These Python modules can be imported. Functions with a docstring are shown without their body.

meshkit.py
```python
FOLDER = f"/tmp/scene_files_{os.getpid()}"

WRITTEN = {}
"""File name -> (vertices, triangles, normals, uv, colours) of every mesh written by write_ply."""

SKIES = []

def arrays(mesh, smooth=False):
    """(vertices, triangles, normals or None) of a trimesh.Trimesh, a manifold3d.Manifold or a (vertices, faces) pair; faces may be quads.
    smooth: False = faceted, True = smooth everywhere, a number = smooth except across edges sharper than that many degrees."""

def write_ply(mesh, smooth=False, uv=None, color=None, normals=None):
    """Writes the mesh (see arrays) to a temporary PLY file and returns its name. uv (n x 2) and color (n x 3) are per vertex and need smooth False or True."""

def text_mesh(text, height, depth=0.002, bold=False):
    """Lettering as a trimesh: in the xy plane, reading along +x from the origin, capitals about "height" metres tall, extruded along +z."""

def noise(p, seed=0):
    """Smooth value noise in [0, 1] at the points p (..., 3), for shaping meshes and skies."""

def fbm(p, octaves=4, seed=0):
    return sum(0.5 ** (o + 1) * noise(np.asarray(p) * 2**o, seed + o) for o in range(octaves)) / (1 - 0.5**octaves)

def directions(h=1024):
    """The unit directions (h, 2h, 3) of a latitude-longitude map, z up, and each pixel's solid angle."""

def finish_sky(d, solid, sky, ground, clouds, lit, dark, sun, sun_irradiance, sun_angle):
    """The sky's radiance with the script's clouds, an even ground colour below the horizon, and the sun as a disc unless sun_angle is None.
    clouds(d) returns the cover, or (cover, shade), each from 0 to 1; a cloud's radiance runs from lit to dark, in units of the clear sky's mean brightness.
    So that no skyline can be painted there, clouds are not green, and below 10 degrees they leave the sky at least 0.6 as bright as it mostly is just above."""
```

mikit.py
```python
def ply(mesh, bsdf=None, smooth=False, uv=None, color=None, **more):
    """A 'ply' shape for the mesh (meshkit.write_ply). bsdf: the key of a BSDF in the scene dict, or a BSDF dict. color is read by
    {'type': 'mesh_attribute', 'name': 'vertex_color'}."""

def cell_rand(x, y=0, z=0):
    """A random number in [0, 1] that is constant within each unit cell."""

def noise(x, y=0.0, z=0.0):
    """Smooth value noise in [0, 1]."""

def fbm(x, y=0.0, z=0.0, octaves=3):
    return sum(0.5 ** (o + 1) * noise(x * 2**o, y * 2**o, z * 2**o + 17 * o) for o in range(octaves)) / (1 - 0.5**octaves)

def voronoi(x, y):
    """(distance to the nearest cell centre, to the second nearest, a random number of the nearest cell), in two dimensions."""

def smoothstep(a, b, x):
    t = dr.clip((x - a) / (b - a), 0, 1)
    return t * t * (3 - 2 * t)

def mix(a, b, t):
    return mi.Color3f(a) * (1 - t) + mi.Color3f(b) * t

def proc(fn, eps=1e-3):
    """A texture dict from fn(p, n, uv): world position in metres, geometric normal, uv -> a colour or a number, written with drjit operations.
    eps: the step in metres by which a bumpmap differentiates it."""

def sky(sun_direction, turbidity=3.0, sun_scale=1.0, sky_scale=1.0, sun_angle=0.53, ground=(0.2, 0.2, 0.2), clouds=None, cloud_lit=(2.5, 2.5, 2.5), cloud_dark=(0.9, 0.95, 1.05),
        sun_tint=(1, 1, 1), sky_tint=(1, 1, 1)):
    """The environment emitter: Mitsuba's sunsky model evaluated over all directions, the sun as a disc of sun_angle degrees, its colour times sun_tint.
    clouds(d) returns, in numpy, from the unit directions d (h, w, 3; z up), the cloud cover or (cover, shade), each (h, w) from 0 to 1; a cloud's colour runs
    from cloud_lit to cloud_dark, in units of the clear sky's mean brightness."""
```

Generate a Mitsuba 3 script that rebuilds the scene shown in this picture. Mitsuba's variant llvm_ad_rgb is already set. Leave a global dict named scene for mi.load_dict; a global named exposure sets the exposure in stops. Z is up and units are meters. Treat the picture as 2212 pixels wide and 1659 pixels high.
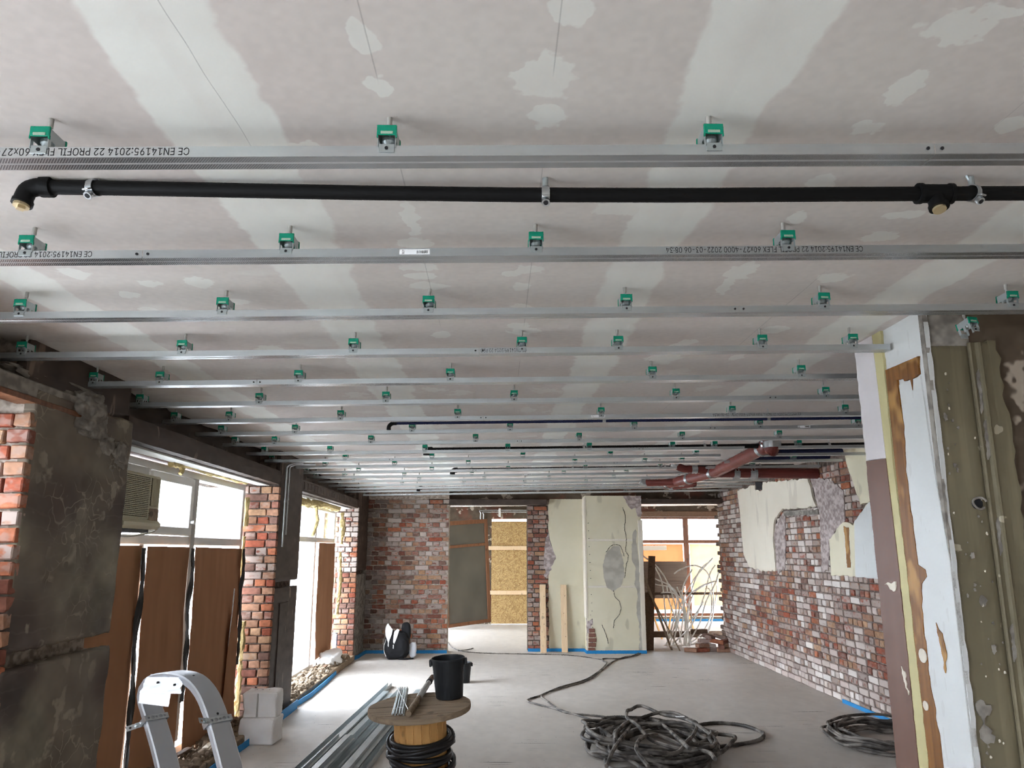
import math, random
import numpy as np, trimesh, drjit as dr, mitsuba as mi
import shapely.geometry as sg, shapely.ops as so
import meshkit, mikit
from mikit import proc, noise, fbm, voronoi, cell_rand, smoothstep, mix
T = mi.ScalarTransform4f
rng = random.Random(7); nr = np.random.RandomState(7)
scene, labels = {}, {}
# ------------------------------------------------------------ camera, sky, exposure
F, CX, CY, H = 1665.0, 1106.0, 829.5, 1.64
PITCH = math.atan((1190 - CY) / F); YAW = math.atan((CX - 1075) * math.cos(PITCH) / F)
fw = np.array([math.sin(YAW) * math.cos(PITCH), math.cos(YAW) * math.cos(PITCH), math.sin(PITCH)])
rt = np.array([math.cos(YAW), -math.sin(YAW), 0.0]); up = np.cross(rt, fw); EYE = np.array([0, 0, H])
scene['camera'] = {'type': 'perspective', 'fov': 2 * math.degrees(math.atan(1106 / F)), 'fov_axis': 'x', 'near_clip': 0.05, 'far_clip': 500.0,
                   'to_world': T().look_at(origin=EYE.tolist(), target=(EYE + fw).tolist(), up=up.tolist())}
scene['sky'] = mikit.sky((-0.5, 0.35, 0.6), turbidity=4.0, sun_scale=0.0, ground=(0.55, 0.55, 0.54),
                         clouds=lambda d: (np.ones(d.shape[:2]), 0.35 * meshkit.fbm(d * 3.0, 3)), cloud_lit=(2.1, 2.36, 2.68), cloud_dark=(1.45, 1.6, 1.8))
exposure = 6.58
# survey helpers: where a sight line meets a plane of the building (all results are world metres)
def ray(x, y): return fw + rt * (x - CX) / F - up * (y - CY) / F
def px(x, y, X): d = ray(x, y); return EYE + d * (X / d[0])
def py(x, y, Y): d = ray(x, y); return EYE + d * (Y / d[1])
def pz(x, y, Z=0.0): d = ray(x, y); return EYE + d * ((Z - H) / d[2])
# ------------------------------------------------------------ bookkeeping
used = {}
def numbered(k):
    n = used.get(k, -1) + 1; used[k] = n
    return k if n == 0 else '%s_%03d' % (k, n)
def thing(name, label=None, cat=None, group=None, kind=None):
    k = numbered(name); labels[k] = {}
    for a, b in (('label', label), ('category', cat), ('group', group), ('kind', kind)):
        if b: labels[k][a] = b
    return k
def shape(m, b, smooth=False, uv=None): return mikit.ply(m, b, smooth=smooth, uv=uv)
def part(parent, name, m, b=None, smooth=False, tw=None, label=None, kind=None):
    k = numbered(parent + '__' + name)
    d = dict(m) if isinstance(m, dict) else shape(m, b, smooth)
    if tw is not None: d['to_world'] = tw
    scene[k] = d
    if label or kind: labels[k] = {a: c for a, c in (('label', label), ('kind', kind)) if c}
    return k
def solo(name, m, b, label, cat=None, group=None, kind=None, smooth=False, tw=None):
    k = thing(name, label, cat, group, kind)
    d = dict(m) if isinstance(m, dict) else shape(m, b, smooth)
    if tw is not None: d['to_world'] = tw
    scene[k] = d
    return k
# ------------------------------------------------------------ mesh helpers
def box(x0, x1, y0, y1, z0, z1):
    m = trimesh.creation.box((abs(x1 - x0), abs(y1 - y0), abs(z1 - z0))); m.apply_translation(((x0 + x1) / 2, (y0 + y1) / 2, (z0 + z1) / 2)); return m
def cbox(x0, x1, y0, y1, z0, z1, c=0.004):
    x0, x1 = sorted((x0, x1)); y0, y1 = sorted((y0, y1)); z0, z1 = sorted((z0, z1))
    c = min(c, 0.49 * min(x1 - x0, y1 - y0, z1 - z0)); P = []
    for i, x in enumerate((x0, x1)):
        for j, y in enumerate((y0, y1)):
            for k, z in enumerate((z0, z1)):
                a, b, d = (c if not i else -c), (c if not j else -c), (c if not k else -c)
                P += [(x + a, y + b, z), (x + a, y, z + d), (x, y + b, z + d)]
    return trimesh.convex.convex_hull(np.array(P))
def cat(*ms):
    L = []
    for m in ms: L += list(m) if isinstance(m, (list, tuple)) else [m]
    return trimesh.util.concatenate(L)
def cyl(p0, p1, r, n=16, r2=None):
    return tube([p0, p1], [r, r if r2 is None else r2], n)
def tube(P, r, n=10, cap=True):
    P = np.array(P, float); N = len(P); r = np.broadcast_to(np.array(r, float), (N,))
    t = np.gradient(P, axis=0); t /= np.linalg.norm(t, axis=1, keepdims=True) + 1e-12
    a = np.array([0, 0, 1.0]) if abs(t[0, 2]) < 0.9 else np.array([1.0, 0, 0])
    u = np.cross(t[0], a); u /= np.linalg.norm(u); V = []
    ang = np.arange(n) * 2 * math.pi / n
    for i in range(N):
        u = u - t[i] * (u @ t[i]); u /= np.linalg.norm(u); w = np.cross(t[i], u)
        V.append(P[i] + r[i] * (np.cos(ang)[:, None] * u + np.sin(ang)[:, None] * w))
    V = np.vstack(V); f = []
    for i in range(N - 1):
        for j in range(n):
            a0, a1, b0, b1 = i * n + j, i * n + (j + 1) % n, (i + 1) * n + j, (i + 1) * n + (j + 1) % n
            f += [(a0, a1, b1), (a0, b1, b0)]
    if cap:
        V = np.vstack([V, P[0], P[-1]]); c0, c1 = N * n, N * n + 1
        for j in range(n): f += [(c0, (j + 1) % n, j), (c1, (N - 1) * n + j, (N - 1) * n + (j + 1) % n)]
    return trimesh.Trimesh(V, np.array(f), process=False)
def spline(P, step=0.03, closed=False):
    P = np.array(P, float)
    Q = np.vstack([P[-1], P, P[0], P[1]]) if closed else np.vstack([2 * P[0] - P[1], P, 2 * P[-1] - P[-2]])
    out = []
    for i in range(1, len(Q) - 2):
        n = max(2, int(np.linalg.norm(Q[i + 1] - Q[i]) / step)); t = np.linspace(0, 1, n, endpoint=False)[:, None]
        out.append(0.5 * ((2 * Q[i]) + (-Q[i - 1] + Q[i + 1]) * t + (2 * Q[i - 1] - 5 * Q[i] + 4 * Q[i + 1] - Q[i + 2]) * t ** 2 + (-Q[i - 1] + 3 * Q[i] - 3 * Q[i + 1] + Q[i + 2]) * t ** 3))
    out.append(Q[-2][None] if not closed else P[:1]); return np.vstack(out)
def lathe(prof, n=40, c=(0, 0, 0)):
    pr = np.array(prof, float); ang = np.arange(n) * 2 * math.pi / n; V = []
    for r, z in pr: V.append(np.stack([r * np.cos(ang), r * np.sin(ang), np.full(n, z)], 1))
    V = np.vstack(V) + np.array(c); f = []
    for i in range(len(pr) - 1):
        for j in range(n):
            a0, a1, b0, b1 = i * n + j, i * n + (j + 1) % n, (i + 1) * n + j, (i + 1) * n + (j + 1) % n
            f += [(a0, a1, b1), (a0, b1, b0)]
    m = trimesh.Trimesh(V, np.array(f), process=False); return m
def poly(pts, d, O, U, W, N):
    """polygon pts (u, w) extruded by d along N from plane O + u U + w W"""
    g = pts if hasattr(pts, 'geom_type') else sg.Polygon(pts).buffer(0)
    gs = [x for x in getattr(g, 'geoms', [g]) if x.geom_type == 'Polygon' and x.area > 1e-7]
    m = cat([trimesh.creation.extrude_polygon(x, d, engine='earcut') for x in gs])
    U, W, N, O = (np.array(a, float) for a in (U, W, N, O)); v = m.vertices
    m = trimesh.Trimesh(O + v[:, :1] * U + v[:, 1:2] * W + v[:, 2:] * N, m.faces, process=False)
    if np.dot(np.cross(U, W), N) < 0: m.invert()
    return m
def jag(pts, amp=0.012, step=0.03, seed=0, only=None):
    """ragged outline"""
    r = np.random.RandomState(seed); out = []; n = len(pts)
    for i in range(n):
        a, b = np.array(pts[i], float), np.array(pts[(i + 1) % n], float); L = np.linalg.norm(b - a)
        k = max(1, int(L / step)) if (only is None or i in only) else 1
        nn = np.array([-(b - a)[1], (b - a)[0]]) / (L + 1e-9)
        for j in range(k): out.append(a + (b - a) * j / k + (nn * r.uniform(-amp, amp) if j else 0))
    return sg.Polygon(out).buffer(0)
def xform(m, M): m = m.copy(); m.apply_transform(np.array(M)); return m
def rot(ax, deg, p=(0, 0, 0)): return trimesh.transformations.rotation_matrix(math.radians(deg), ax, p)
def mv(m, x, y, z): m = m.copy(); m.apply_translation((x, y, z)); return m
def mtx(M): return T(np.array(M, float))
def rough_face(u0, u1, w0, w1, O, U, W, N, amp=0.02, res=0.025, seed=0, thick=0.05, freq=4.0, rag=0.012):
    """a lumpy slab whose front lies near O + uU + wW, going back by thick"""
    nu, nw = max(2, int((u1 - u0) / res)), max(2, int((w1 - w0) / res))
    uu, ww = np.meshgrid(np.linspace(u0, u1, nu), np.linspace(w0, w1, nw), indexing='ij')
    q = np.stack([uu, ww, 0 * uu + seed * 3.7], -1)
    h = (meshkit.fbm(q * freq, 5, seed) - 0.5) * 2 * amp
    r1 = (meshkit.fbm(q * 14, 3, seed + 5) - 0.5) * 2 * rag
    e = np.zeros_like(uu); e[0] = 1; e[-1] = 1; f = np.zeros_like(uu); f[:, 0] = 1; f[:, -1] = 1
    uu = uu + r1 * e; ww = ww + r1 * f; h = h - 0.01 * np.maximum(e, f)
    U, W, N, O = (np.array(a, float) for a in (U, W, N, O))
    Pf = (O + uu[..., None] * U + ww[..., None] * W + h[..., None] * N).reshape(-1, 3)
    Pb = (O + uu[..., None] * U + ww[..., None] * W - thick * N).reshape(-1, 3)
    idx = np.arange(nu * nw).reshape(nu, nw); a, b, c, d = idx[:-1, :-1].ravel(), idx[1:, :-1].ravel(), idx[1:, 1:].ravel(), idx[:-1, 1:].ravel()
    f = [np.stack([a, b, c], 1), np.stack([a, c, d], 1)]
    ring = np.concatenate([idx[:, 0], idx[-1, 1:], idx[-2::-1, -1], idx[0, -2:0:-1]]); r2 = np.roll(ring, -1); k = nu * nw
    f += [np.stack([ring, ring + k, r2 + k], 1), np.stack([ring, r2 + k, r2], 1)]
    m = trimesh.Trimesh(np.vstack([Pf, Pb]), np.vstack(f), process=False)
    if np.dot(np.cross(U, W), N) < 0: m.invert()
    return m
# ------------------------------------------------------------ materials
def srgb(r, g, b): return [((c / 255 + 0.055) / 1.055) ** 2.4 if c > 10 else c / 255 / 12.92 for c in (r, g, b)]
def C3(r, g, b): return mi.Color3f(*srgb(r, g, b))
def rgb(c): return {'type': 'rgb', 'value': list(c)}
def mat(key, col, rough=0.8, metal=0.0, **kw):
    scene[key] = {'type': 'twosided', 'b': {'type': 'principled', 'base_color': proc(col) if callable(col) else rgb(col), 'roughness': rough, 'metallic': metal, 'specular': kw.pop('spec', 0.3), **kw}}
def diffuse(key, col): scene[key] = {'type': 'twosided', 'b': {'type': 'diffuse', 'reflectance': proc(col) if callable(col) else rgb(col)}}
# ceiling: grey-pink board with skim coat bands and patches
PATCH = [(-0.28,1.40,0.026,0.056),(-0.27,1.56,0.031,0.038),(-0.28,2.26,0.029,0.130),(-0.29,2.47,0.050,0.047),(-0.29,2.70,0.060,0.042),(-0.29,2.78,0.061,0.040),(-0.29,2.90,0.069,0.043),(0.14,1.31,0.050,0.045),(0.10,1.53,0.064,0.081),(0.12,1.69,0.051,0.056),(0.11,2.72,0.045,0.043),(0.09,2.92,0.037,0.049),(0.10,3.19,0.040,0.058),(0.10,3.46,0.048,0.045),(0.12,3.55,0.067,0.055),(0.93,1.36,0.067,0.054),(0.98,1.32,0.056,0.019),(0.93,1.58,0.039,0.074),(0.92,1.74,0.038,0.036),(1.28,1.73,0.036,0.038),(0.93,2.04,0.038,0.048),(0.95,2.28,0.033,0.042),(0.93,2.77,0.047,0.088),(0.91,2.92,0.026,0.117),(1.31,2.84,0.067,0.052),(1.29,2.44,0.072,0.047),(0.41,2.19,0.114,0.057),(1.30,2.26,0.068,0.027),(-1.15,2.84,0.053,0.071),(-1.35,2.85,0.047,0.036),(-1.48,2.98,0.040,0.045),(-1.02,3.25,0.054,0.066),(-1.49,3.16,0.035,0.038),(-1.09,3.07,0.047,0.047),(-1.57,2.73,0.050,0.057),(0.97,3.79,0.043,0.071),(1.34,3.57,0.059,0.064),(0.92,3.84,0.036,0.055),(0.91,4.13,0.078,0.104),(1.32,4.12,0.039,0.083),(-0.53,1.83,0.083,0.035),(0.04,2.77,0.035,0.025),(-0.28,3.60,0.054,0.056),(-1.17,3.83,0.060,0.054)]
BANDS = [(-0.69, 0.13), (0.53, 0.11), (1.71, 0.12), (-1.78, 0.1)]
def c_ceil(p, n, uv):
    x, y = p.x, p.y
    w = fbm(x * 9, y * 9, 0, 3) - 0.5; w2 = fbm(x * 3.1 + 7, y * 2.3, 0, 3) - 0.5; fine = noise(x * 60, y * 60); w3 = fbm(x * 31, y * 31, 4, 3) - 0.5
    m = mi.Float(0)
    for c, h in BANDS:
        e = h + 0.07 * w2 + 0.04 * w + 0.02 * w3
        m = dr.maximum(m, smoothstep(0.012, -0.012, dr.abs(x - c - 0.02 * w2) - e) * (0.8 + 0.5 * noise(x * 22 + c, y * 1.3)))
    for cx, cy, a, b in PATCH:
        d = dr.sqrt(dr.square((x - cx) / a) + dr.square((y - cy) / b)) + 0.6 * w + 1.1 * w3
        m = dr.maximum(m, 0.8 * smoothstep(1.12, 0.92, d))
    cell = voronoi(x * 1.6 + 3, y * 1.4)
    far = smoothstep(4.2, 4.6, y) * smoothstep(0.12, 0.08, cell[0] + 0.35 * w + 0.25 * w3) * 0.55
    m = dr.maximum(m, far)
    smear = smoothstep(0.62, 0.75, fbm(x * 2.2 + 11, y * 5.1, 3, 3)) * 0.35 * smoothstep(0.3, -1.0, x)
    m = dr.clip(dr.maximum(m, smear), 0, 1)
    board = mix(C3(186, 176, 170), C3(192, 186, 179), fbm(x * 1.3, y * 1.3 + 5, 0, 2)) * (0.97 + 0.06 * fine)
    skim = mix(C3(200, 197, 190), C3(208, 207, 200), w + 0.5)
    col = board * (1 - m) + skim * m
    for s in (-0.27, 0.12, 1.25): col = col * (1 - 0.25 * smoothstep(0.0022, 0.0008, dr.abs(x - s - 0.004 * w2)) * smoothstep(0.4, 0.6, noise(y * 3, s)))
    col = col * (1 - 0.3 * smoothstep(0.002, 0.0006, dr.abs(x + 0.645 - 0.02 * w2)) * smoothstep(2.0, 1.7, y))
    return col
mat('m_ceiling', c_ceil, 0.85, spec=0.2)
def c_floor(p, n, uv):
    x, y = p.x, p.y
    a = fbm(x * 0.7, y * 0.7, 0, 4); b = fbm(x * 14, y * 9, 2, 3); s = noise(x * 3, y * 42 + 3 * noise(x * 2, y * 2)); 
    col = mix(C3(168, 160, 151), C3(186, 179, 171), a) * (0.94 + 0.12 * b)
    k = smoothstep(0.8, 0.92, s) * smoothstep(0.6, 0.75, fbm(x * 1.9 + 4, y * 1.9, 0, 2)) * 0.45
    sp = voronoi(x * 5, y * 5); dot = smoothstep(0.035, 0.02, sp[0]) * smoothstep(0.7, 0.75, sp[2]) * 0.5
    return col * (1 - dr.maximum(k, dot))
mat('m_floor', c_floor, 0.6, spec=0.35)
PAL = [(150, 86, 68), (168, 106, 80), (128, 84, 72), (158, 120, 98), (122, 94, 84), (146, 102, 88), (172, 136, 108)]
def c_brick(p, n, uv):
    r = (uv.x - dr.floor(uv.x)); soot = dr.floor(uv.x) / 10; wh = uv.y
    col = C3(*PAL[0])
    for i in range(1, len(PAL)): col = mix(col, C3(*PAL[i]), dr.select(r > i / len(PAL), 1.0, 0.0))
    q = fbm(p.x * 38, p.y * 38, p.z * 38, 3); col = col * (0.62 + 0.75 * q)
    w = smoothstep(0.62 - 0.75 * wh, 0.8 - 0.6 * wh, fbm(p.x * 24 + 5, p.y * 24, p.z * 30, 3)) * dr.minimum(1, wh * 2.2)
    col = mix(col, mix(C3(158, 140, 131), C3(212, 205, 198), wh * wh), 0.85 * w)
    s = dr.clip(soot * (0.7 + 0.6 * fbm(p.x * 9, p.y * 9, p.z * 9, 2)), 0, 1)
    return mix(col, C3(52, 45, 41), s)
diffuse('m_brick', c_brick)
def mk_mortar(a, b, sc=30):
    def f(p, n, uv):
        q = fbm(p.x * sc, p.y * sc, p.z * sc, 3); return mix(C3(*a), C3(*b), smoothstep(0.3, 0.7, q))
    return f
diffuse('m_mortar', mk_mortar((140, 126, 114), (188, 176, 164)))
diffuse('m_mortar_mid', mk_mortar((92, 80, 73), (132, 118, 109)))
diffuse('m_patch', mk_mortar((160, 154, 142), (176, 170, 158), 9))
diffuse('m_mortar_dark', mk_mortar((58, 50, 45), (104, 94, 85)))
def c_tar(p, n, uv):
    q = fbm(p.x * 5 + 3, p.y * 5, p.z * 5, 4); v = voronoi(p.y * 9 + 2.2 * fbm(p.y * 7, p.z * 7, 0, 3), p.z * 11 + 2.2 * fbm(p.y * 7 + 9, p.z * 7, 0, 3))
    big = smoothstep(0.4, 0.62, fbm(p.y * 1.6 + 2, p.z * 1.6, p.x * 1.6, 3))
    col = mix(C3(80, 71, 65), C3(124, 117, 101), big) * (0.35 + 1.3 * q)
    vein = smoothstep(0.10, 0.0, v[1] - v[0]) * smoothstep(0.5, 0.68, fbm(p.y * 3.3, p.z * 3.3, 7, 4))
    chip = smoothstep(0.64, 0.72, fbm(p.y * 11, p.z * 11, p.x * 11, 4)) * smoothstep(.4, .6, fbm(p.y * 2.6, p.z * 2.6, 5, 2))
    jo = p.z * 12.9 + 1.6 * (fbm(p.y * 5, p.z * 5, 1, 4) - .5); jl = dr.abs(jo - dr.floor(jo) - 0.5); lay_ = smoothstep(.1, .02, jl) * smoothstep(.42, .62, fbm(p.y * 3, p.z * 3 + 8, 3, 3))
    br = smoothstep(0.45, 0.7, fbm(p.y * 2.1 + 9, p.z * 2.4, 1, 3)); col = mix(col, C3(88, 72, 64), 0.5 * br)
    return mix(col, C3(150, 141, 124), dr.clip(0.65 * vein + 0.6 * chip + .05 * lay_, 0, 1))
mat('m_tar', c_tar, 0.7, spec=0.25)
def c_beam(p, n, uv):
    q = fbm(p.x * 12, p.y * 6, p.z * 12, 4); s = smoothstep(0.7, 0.78, fbm(p.y * 14, p.z * 4, p.x * 4, 3))
    return mix(mix(C3(46, 38, 34), C3(84, 70, 61), q), C3(140, 120, 104), 0.5 * s)
mat('m_beam', c_beam, 0.65)
def mk_wood(a, b, sc=1.0, ax='y'):
    def f(p, n, uv):
        x, y, z = p.x, p.y, p.z
        u, v, w = {'x': (x, y, z), 'y': (y, x, z), 'z': (z, x, y)}[ax]
        g = fbm(u * 3 * sc, v * 50 * sc, w * 50 * sc, 3); k = smoothstep(0.72, 0.8, fbm(u * 9 * sc + 4, v * 16 * sc, w * 16 * sc, 2))
        return mix(mix(C3(*a), C3(*b), g), C3(*[c * 0.55 for c in a]), 0.5 * k)
    return f
mat('m_wood_dark', mk_wood((70, 52, 40), (108, 84, 64)), 0.7)
mat('m_wood_board', mk_wood((98, 78, 64), (134, 112, 94), 1, 'x'), 0.7)
mat('m_wood_light', mk_wood((206, 176, 138), (226, 200, 166), 1.0, 'z'), 0.7)
mat('m_wood_grey', mk_wood((104, 88, 72), (160, 140, 116), 1.0, 'x'), 0.75)
mat('m_wood_stave', mk_wood((176, 128, 74), (204, 156, 96), 1.0, 'z'), 0.7)
mat('m_wood_brown', mk_wood((92, 58, 38), (122, 80, 54), 1.0, 'z'), 0.5)
def c_osb(p, n, uv):
    def lay(c, s): return voronoi((p.x * c + p.z * s) * 14, (p.z * c - p.x * s) * 62)
    a, b, d = lay(.87, .5), lay(.26, .97), lay(-.64, .77); w = noise(p.x * 26, p.z * 26)
    r = dr.select(w < .4, a[2], dr.select(w < .6, b[2], d[2]))
    return mix(mix(C3(178, 136, 80), C3(226, 190, 130), r), C3(140, 98, 52), 0.6 * smoothstep(0.8, 0.9, d[2] * b[2] + .25 * w))
mat('m_osb', lambda p, n, uv: c_osb(p, n, uv) * mi.Color3f(.66, .68, .72), 0.7)
def c_cream(p, n, uv):
    q = fbm(p.x * 2.5, p.y * 2.5, p.z * 2.5, 4); s = smoothstep(0.66, 0.74, fbm(p.x * 7, p.y * 7, p.z * 2.2, 3))
    return mix(mix(C3(196, 187, 160), C3(208, 200, 178), q), C3(172, 164, 142), 0.6 * s)
mat('m_cream', c_cream, 0.7)
def c_pale(p, n, uv):
    q = fbm(p.x * 2.5, p.y * 2.5, p.z * 1.5, 4); s = smoothstep(0.62, 0.74, fbm(p.y * 9, p.z * 1.4, 3, 3))
    return mix(mix(C3(200, 190, 172), C3(212, 204, 190), q), C3(182, 172, 158), 0.5 * s)
mat('m_pale', c_pale, 0.75)
diffuse('m_render', mk_mortar((140, 126, 122), (184, 171, 166), 22))
diffuse('m_cement', mk_mortar((112, 106, 99), (150, 144, 135), 18))
def c_oldwall(p, n, uv):
    q = fbm(p.x * 3, p.y * 3, p.z * 2, 4); f = smoothstep(0.70, 0.735, fbm(p.x * 13 + 2, p.z * 13, p.y * 13, 4)); d = smoothstep(0.45, 0.7, fbm(p.x * 30, p.z * 2, 1, 3))
    return mix(mix(C3(98, 90, 70), C3(126, 117, 94), q) * (0.9 + 0.15 * d), C3(176, 167, 146), 0.7 * f)
mat('m_oldwall', c_oldwall, 0.6)
def c_darkbrick(p, n, uv):
    q = fbm(p.x * 9, p.y * 9, p.z * 9, 4); r = smoothstep(0.5, 0.66, fbm(p.x * 4 + 3, p.z * 4, p.y * 4, 3)); f = smoothstep(0.64, 0.7, fbm(p.x * 10, p.z * 10 + 4, p.y * 10, 3))
    return mix(mix(mix(C3(66, 54, 46), C3(104, 92, 78), q), C3(112, 66, 54), 0.6 * r), C3(186, 172, 156), 0.7 * f)
diffuse('m_darkbrick', c_darkbrick)
def c_white(p, n, uv):
    q = fbm(p.x * 4, p.y * 4, p.z * 2, 3); s = smoothstep(0.72, 0.76, fbm(p.y * 26, p.z * 9, 2, 3))
    return mix(mix(C3(188, 188, 185), C3(198, 198, 195), q), C3(170, 166, 160), 0.25 * s)
mat('m_white', c_white, 0.55)
mat('m_lilac', lambda p, n, uv: mix(C3(192, 186, 186), C3(200, 192, 191), fbm(p.y * 8, p.z * 3, 0, 3)), 0.55)
mat('m_brown', lambda p, n, uv: mix(C3(96, 67, 55), C3(108, 78, 65), fbm(p.y * 8, p.z * 2, 0, 3)), 0.45)
mat('m_yellow', lambda p, n, uv: mix(C3(174, 163, 116), C3(184, 174, 130), fbm(p.y * 9, p.z * 3, 0, 3)), 0.5)
def c_ochre(p, n, uv):
    q = fbm(p.y * 40, p.z * 3, 0, 4); r = fbm(p.y * 9, p.z * 6, 4, 3)
    return mix(mix(C3(84, 48, 20), C3(142, 94, 38), q), C3(172, 130, 70), 0.7 * smoothstep(0.58, 0.75, r))
mat('m_ochre', c_ochre, 0.45)
scene['m_galv'] = {'type': 'twosided', 'b': {'type': 'principled', 'base_color': proc(lambda p, n, uv: mix(mi.Color3f(.50, .53, .54), mi.Color3f(.62, .64, .64), fbm(p.x * 9, p.y * 30, p.z * 30, 3))), 'metallic': 0.88, 'roughness': 0.36, 'specular': 0.5}}
def c_knurl(p, n, uv):
    d = dr.abs(uv.y); inb = smoothstep(0.10, 0.16, d) * smoothstep(0.92, 0.86, d)
    t = (p.x * 150 + p.y * 120); t = t - dr.floor(t)
    z = smoothstep(0.42, 0.55, fbm(p.x * 1.1 + 3, p.y * 0.8, 0, 2))
    return mix(mi.Color3f(.52, .54, .55), mi.Color3f(.16, .17, .18), inb * z * smoothstep(0.3, 0.45, dr.abs(t - 0.5) * 2) * 0.95)
scene['m_knurl'] = {'type': 'twosided', 'b': {'type': 'principled', 'base_color': proc(c_knurl), 'metallic': 0.85, 'roughness': 0.33, 'specular': 0.5}}
mat('m_steel', (.55, .57, .58), 0.3, 0.95); mat('m_zinc', (.42, .46, .46), 0.42, 0.7); mat('m_alu', (.44, .45, .47), 0.36, 0.8); mat('m_profile', lambda p, n, uv: mix(mi.Color3f(.30, .34, .34), mi.Color3f(.46, .49, .49), fbm(p.x * 14, p.y * 5, p.z * 30, 3)), 0.42, 0.6)
mat('m_green', srgb(10, 128, 100), 0.5); mat('m_greygreen', srgb(150, 172, 152), 0.6); mat('m_black', srgb(22, 22, 23), 0.5); mat('m_pipe', srgb(17, 17, 17), 0.55, spec=.15); mat('m_bucket', srgb(33, 35, 37), 0.42)
mat('m_rubber', lambda p, n, uv: mix(C3(62, 58, 54), C3(122, 115, 107), smoothstep(0.35, 0.7, fbm(p.x * 12, p.y * 12, p.z * 12, 3))), 0.65)
mat('m_cable', srgb(34, 33, 33), 0.4); mat('m_castred', lambda p, n, uv: mix(C3(84, 38, 33), C3(114, 56, 48), fbm(p.x * 9, p.y * 9, p.z * 9, 3)), 0.4)
mat('m_blue', srgb(38, 124, 178), 0.6); mat('m_navy', srgb(24, 32, 68), 0.6); mat('m_ink', srgb(32, 32, 34), 0.8); mat('m_paper', srgb(236, 236, 236), 0.8)
mat('m_frame', srgb(206, 203, 198), 0.4); mat('m_frame_grey', srgb(160, 156, 150), 0.5); mat('m_plastic_dark', srgb(58, 57, 56), 0.4)
mat('m_ac', srgb(188, 181, 154), 0.5); mat('m_acdark', srgb(70, 64, 52), 0.6)
mat('m_carton', lambda p, n, uv: mix(C3(205, 200, 196), C3(222, 219, 216), fbm(p.x * 9, p.y * 9, p.z * 9, 3)), 0.75)
mat('m_wool', lambda p, n, uv: mix(C3(150, 130, 82), C3(206, 188, 140), fbm(p.x * 40, p.y * 40, p.z * 40, 3)), 0.9)
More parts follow.
